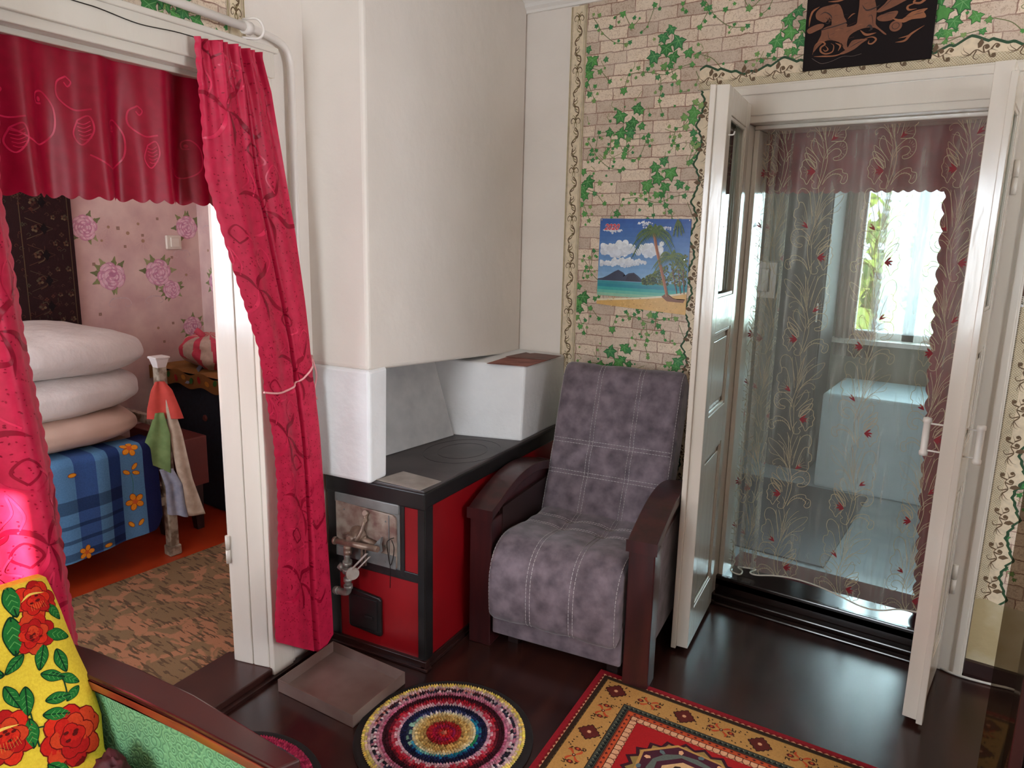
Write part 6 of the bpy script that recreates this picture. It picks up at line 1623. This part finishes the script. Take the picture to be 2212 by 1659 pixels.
# blanket over the side of the bed
def blk(y, t, h=0.0):   # t: 0 on the top, grows over the edge and down
    if t < .10: x, z = -3.20 + t, .576
    elif t < .16: a = (t - .10) / .06 * PI / 2; x, z = -3.10 + .038 * math.sin(a), .576 - .038 * (1 - math.cos(a))
    else: x, z = -3.062, .538 - (t - .16)
    x += .007 * math.sin(y * 18 + t * 4) * min(1, t / .3) + .004 * math.sin(y * 40)
    k = max(0, (y - 1.64) / .06); x -= .015 * min(1, k) ** 2
    return (x + h, y, z + (h if t < .13 else 0))
LB, NB, MBL, DK = C(84, 128, 168), C(36, 60, 112), C(54, 84, 136), C(28, 36, 84)
def bcol(u, v):
    y = -.2 + 1.905 * u; t = .56 * v
    q = (y - 1.33) % .36
    if y > 1.63: base = np.array(DK)
    elif y > 1.53: base = np.array(LB) * 1.0
    else:
        yy = 1.53 - y
        s_ = yy % .27
        base = np.array(NB if s_ < .05 else LB if s_ < .105 else MBL if s_ < .185 else LB)
        for a, c_ in ((.295, .06), (.40, .020), (.46, .020), (.52, .03)):
            if a < t < a + c_: base = base * .42 + np.array(DK) * .2
    return tuple(base)
b = MB(blk); nu, nv = 254, 70
for j in range(nv):
    for i in range(nu):
        c = bcol((i + .5) / nu, (j + .5) / nv)
        y0, y1 = -.2 + 1.905 * i / nu, -.2 + 1.905 * (i + 1) / nu
        def tt(y, v): return (.56 - .03 * max(0, (y - 1.3)) / .4 - .05 * max(0, (y - 1.66) / .045) ** 2 * (1 if y > 1.66 else 0)) * v
        b.poly([blk(y0, tt(y0, j / nv)), blk(y1, tt(y1, j / nv)), blk(y1, tt(y1, (j + 1) / nv)), blk(y0, tt(y0, (j + 1) / nv))], 0, c, True)
def bflower(y, t, r, rot=0):
    for k in range(5):
        a = rot + k * 2 * PI / 5; b.disc(y + r * .62 * math.cos(a), t + r * .62 * math.sin(a), r * .46, C(150, 66, 20), 0, .0015, 10, r * .36, a); b.disc(y + r * .62 * math.cos(a), t + r * .62 * math.sin(a), r * .40, C(226, 140, 36), 0, .0022, 10, r * .30, a)
    b.disc(y, t, r * .3, C(206, 96, 44), 0, .003, 10)
bflower(1.578, .13, .036); bflower(1.582, .375, .038, .6); bflower(1.36, .53, .03); bflower(1.575, .60, .03) if False else None
for y, t, a in ((1.555, .235, .6), (1.59, .215, -.9), (1.595, .245, .4), (1.56, .475, .9), (1.60, .475, -.9), (1.335, .19, 0), (1.45, .53, 0)):
    b.disc(y, t, .018, C(150, 66, 20), 0, .0015, 10, .010, a); b.disc(y, t, .0155, C(226, 150, 40), 0, .0022, 10, .0075, a)
b.stroke([(1.575, .34), (1.58, .29), (1.573, .24)], .004, C(70, 120, 130), 0, .0014, 5)
o = b.build('blanket', MT['paint_matte']); tag(o, 'blue checked blanket with orange flowers hanging over the side of the bed', 'blanket')
# cloths tied to the bedpost
def hang(name, pts_l, pts_r, m_, label, cat='cloth', folds=3, depth=.018, yb=1.70):
    """pts: list of (x-offset across, z); drawn as a folded hanging cloth facing the doorway"""
    n = 40
    zl = [p[1] for p in pts_l]; zr = [p[1] for p in pts_r]
    def f(u, v):
        L_ = (np.interp(v, np.linspace(0, 1, len(pts_l)), [p[0] for p in pts_l]), np.interp(v, np.linspace(0, 1, len(pts_l)), zl))
        R2 = (np.interp(v, np.linspace(0, 1, len(pts_r)), [p[0] for p in pts_r]), np.interp(v, np.linspace(0, 1, len(pts_r)), zr))
        a = L_[0] + (R2[0] - L_[0]) * u; z = L_[1] + (R2[1] - L_[1]) * u
        w_ = depth * math.sin(u * folds * 2 * PI) * (.4 + .6 * v)
        # across-direction is perpendicular to the line of sight through the door
        return (-3.085 + a * .52 + (yb - 1.70) * 0 + (.04 + w_ * .8) * .85, yb + a * .85 - (.04 + w_ * .8) * .3, z)
    b = MB(); b.grid(f, 48, n); return tag(b.build(name, m_, solid=.003), label, cat)
hang('scarf', [(-.015, .84), (-.035, .80), (-.055, .72), (-.06, .675)], [(.02, .84), (.05, .80), (.078, .71), (.09, .665)], MT['scarf'], 'coral red scarf knotted round the bedpost', 'scarf', 1.6, .008, 1.735)
hang('green_cloth', [(-.02, .70), (-.05, .62), (-.085, .53), (-.09, .49)], [(.015, .70), (.035, .60), (.03, .50), (.025, .42)], MT['green_cloth'], 'green cloth hanging below the coral scarf on the bedpost', 'cloth', 1.3, .008, 1.728)
hang('beige_garment', [(.012, .78), (.02, .62), (.04, .42), (.065, .205)], [(.032, .78), (.075, .60), (.105, .38), (.15, .200)], MT['beige_cloth'], 'long beige linen garment hanging from the bedpost', 'garment', .8, .010, 1.74)
hang('silver_cloth', [(-.02, .44), (.0, .36), (.0, .26), (.0, .225)], [(.035, .44), (.07, .36), (.075, .27), (.085, .20)], MT['silver_cloth'], 'shiny silver blue cloth between the blanket and the beige garment', 'cloth', 1.5, .010, 1.728)
# furniture behind the bed
seat = empty('low_chair', (-3.45, 2.0, .012), 'low red-brown chair frame with dark tapered legs behind the bedpost', 'chair')
b = MB(); b.box(-3.72, -3.25, 1.92, 2.06, .24, .49); b.build('side_panel', MT['red_brown'], parent=seat, bevel=.006)
b = MB(); b.box(-3.72, -3.26, 1.95, 2.03, .40, .47); b.build('seat', MT['dark_wood'], parent=seat)
for x0, y0, lean in ((-3.29, 2.0, .02), (-3.68, 2.0, -.02), (-3.36, 1.86, .03), (-3.62, 1.86, -.02)):
    b = MB(); hexa(b, [(x0 - .018 + lean, y0 - .018, .012), (x0 + .018 + lean, y0 - .018, .012), (x0 + .018 + lean, y0 + .018, .012), (x0 - .018 + lean, y0 + .018, .012)], [(x0 - .04, y0 - .03, .26), (x0 + .03, y0 - .03, .26), (x0 + .03, y0 + .03, .26), (x0 - .04, y0 + .03, .26)])
    b.build('leg', MT['dark_wood'], parent=seat)
ch = empty('covered_chest', (-3.6, 2.35, .012), 'tall chest under a dark blue cloth in the bedroom corner', 'chest')
b = MB(); b.box(-3.93, -3.25, 2.20, 2.50, .012, .74); b.build('cloth_cover', MT['dark_blue_cloth'], parent=ch, bevel=.02, segs=3)
b = MB(); b.lathe([(.018, 0), (.018, .004), (.012, .010)], (0, 0, 0), 16, T=lambda x, y, z: (-3.47 + x, 2.20 - z, .515 + y)); b.build('knob', MT['red_brown'], parent=ch)
b = MB(lambda u, v, h: (u, v, .765 + h)); b.grid(lambda u, v: (-3.93 + .70 * u, 2.17 + .33 * v, .752 + .010 * math.sin(u * 20) * math.sin(v * 9)), 40, 12, 0, C(150, 104, 60))
b.grid(lambda u, v: (-3.93 + .70 * u, 2.172 - .004, .752 - .075 * v + .010 * math.sin(u * 20)), 40, 6, 0, C(140, 92, 52))
b.fn = lambda u, v, h: (u, 2.164 - h, v)
for k in range(9): b.disc(-3.80 + k * .07, .715 + .012 * (k % 2), .02, [C(190, 120, 50), C(60, 100, 46), C(160, 40, 40)][k % 3], 0, .002, 10, .014, k)
tag(b.build('table_runner', MT['paint_matte']), 'brown flowered cloth spread on top of the dark blue chest', 'cloth')
b = MB(); hexa(b, [(-3.56, 2.155, .70), (-3.53, 2.155, .70), (-3.53, 2.150, .70), (-3.56, 2.150, .70)], [(-3.64, 2.30, .775), (-3.60, 2.30, .775), (-3.60, 2.295, .775), (-3.64, 2.295, .775)])
tag(b.build('strap', mat('blue_grey_strap', (96, 100, 116), rough=.6)), 'blue grey strap trailing over the edge of the flowered cloth', 'strap')
# striped bundle
bd = MB()
sf = lump(-3.60, 2.34, .845, .215, .125, .095, 2, amp=.18, fr=2.0)
def scol(u, v):
    s_ = math.sin((u * 2 * PI) * 9 + v * 2)
    return C(206, 60, 84) if s_ > .15 else C(196, 168, 152)
n1, n2 = 144, 40
for j in range(n2):
    for i in range(n1):
        bd.poly([sf(i / n1, j / n2), sf((i + 1) / n1, j / n2), sf((i + 1) / n1, (j + 1) / n2), sf(i / n1, (j + 1) / n2)], 0, scol((i + .5) / n1, (j + .5) / n2), True)
bd.tube([(-3.60, 2.30, .93), (-3.61, 2.28, .955), (-3.62, 2.27, .965)], .018, 10, 0, C(200, 70, 90))
tag(bd.build('striped_bundle', MT['paint']), 'red and cream striped cloth bundle on top of the chest', 'bundle')
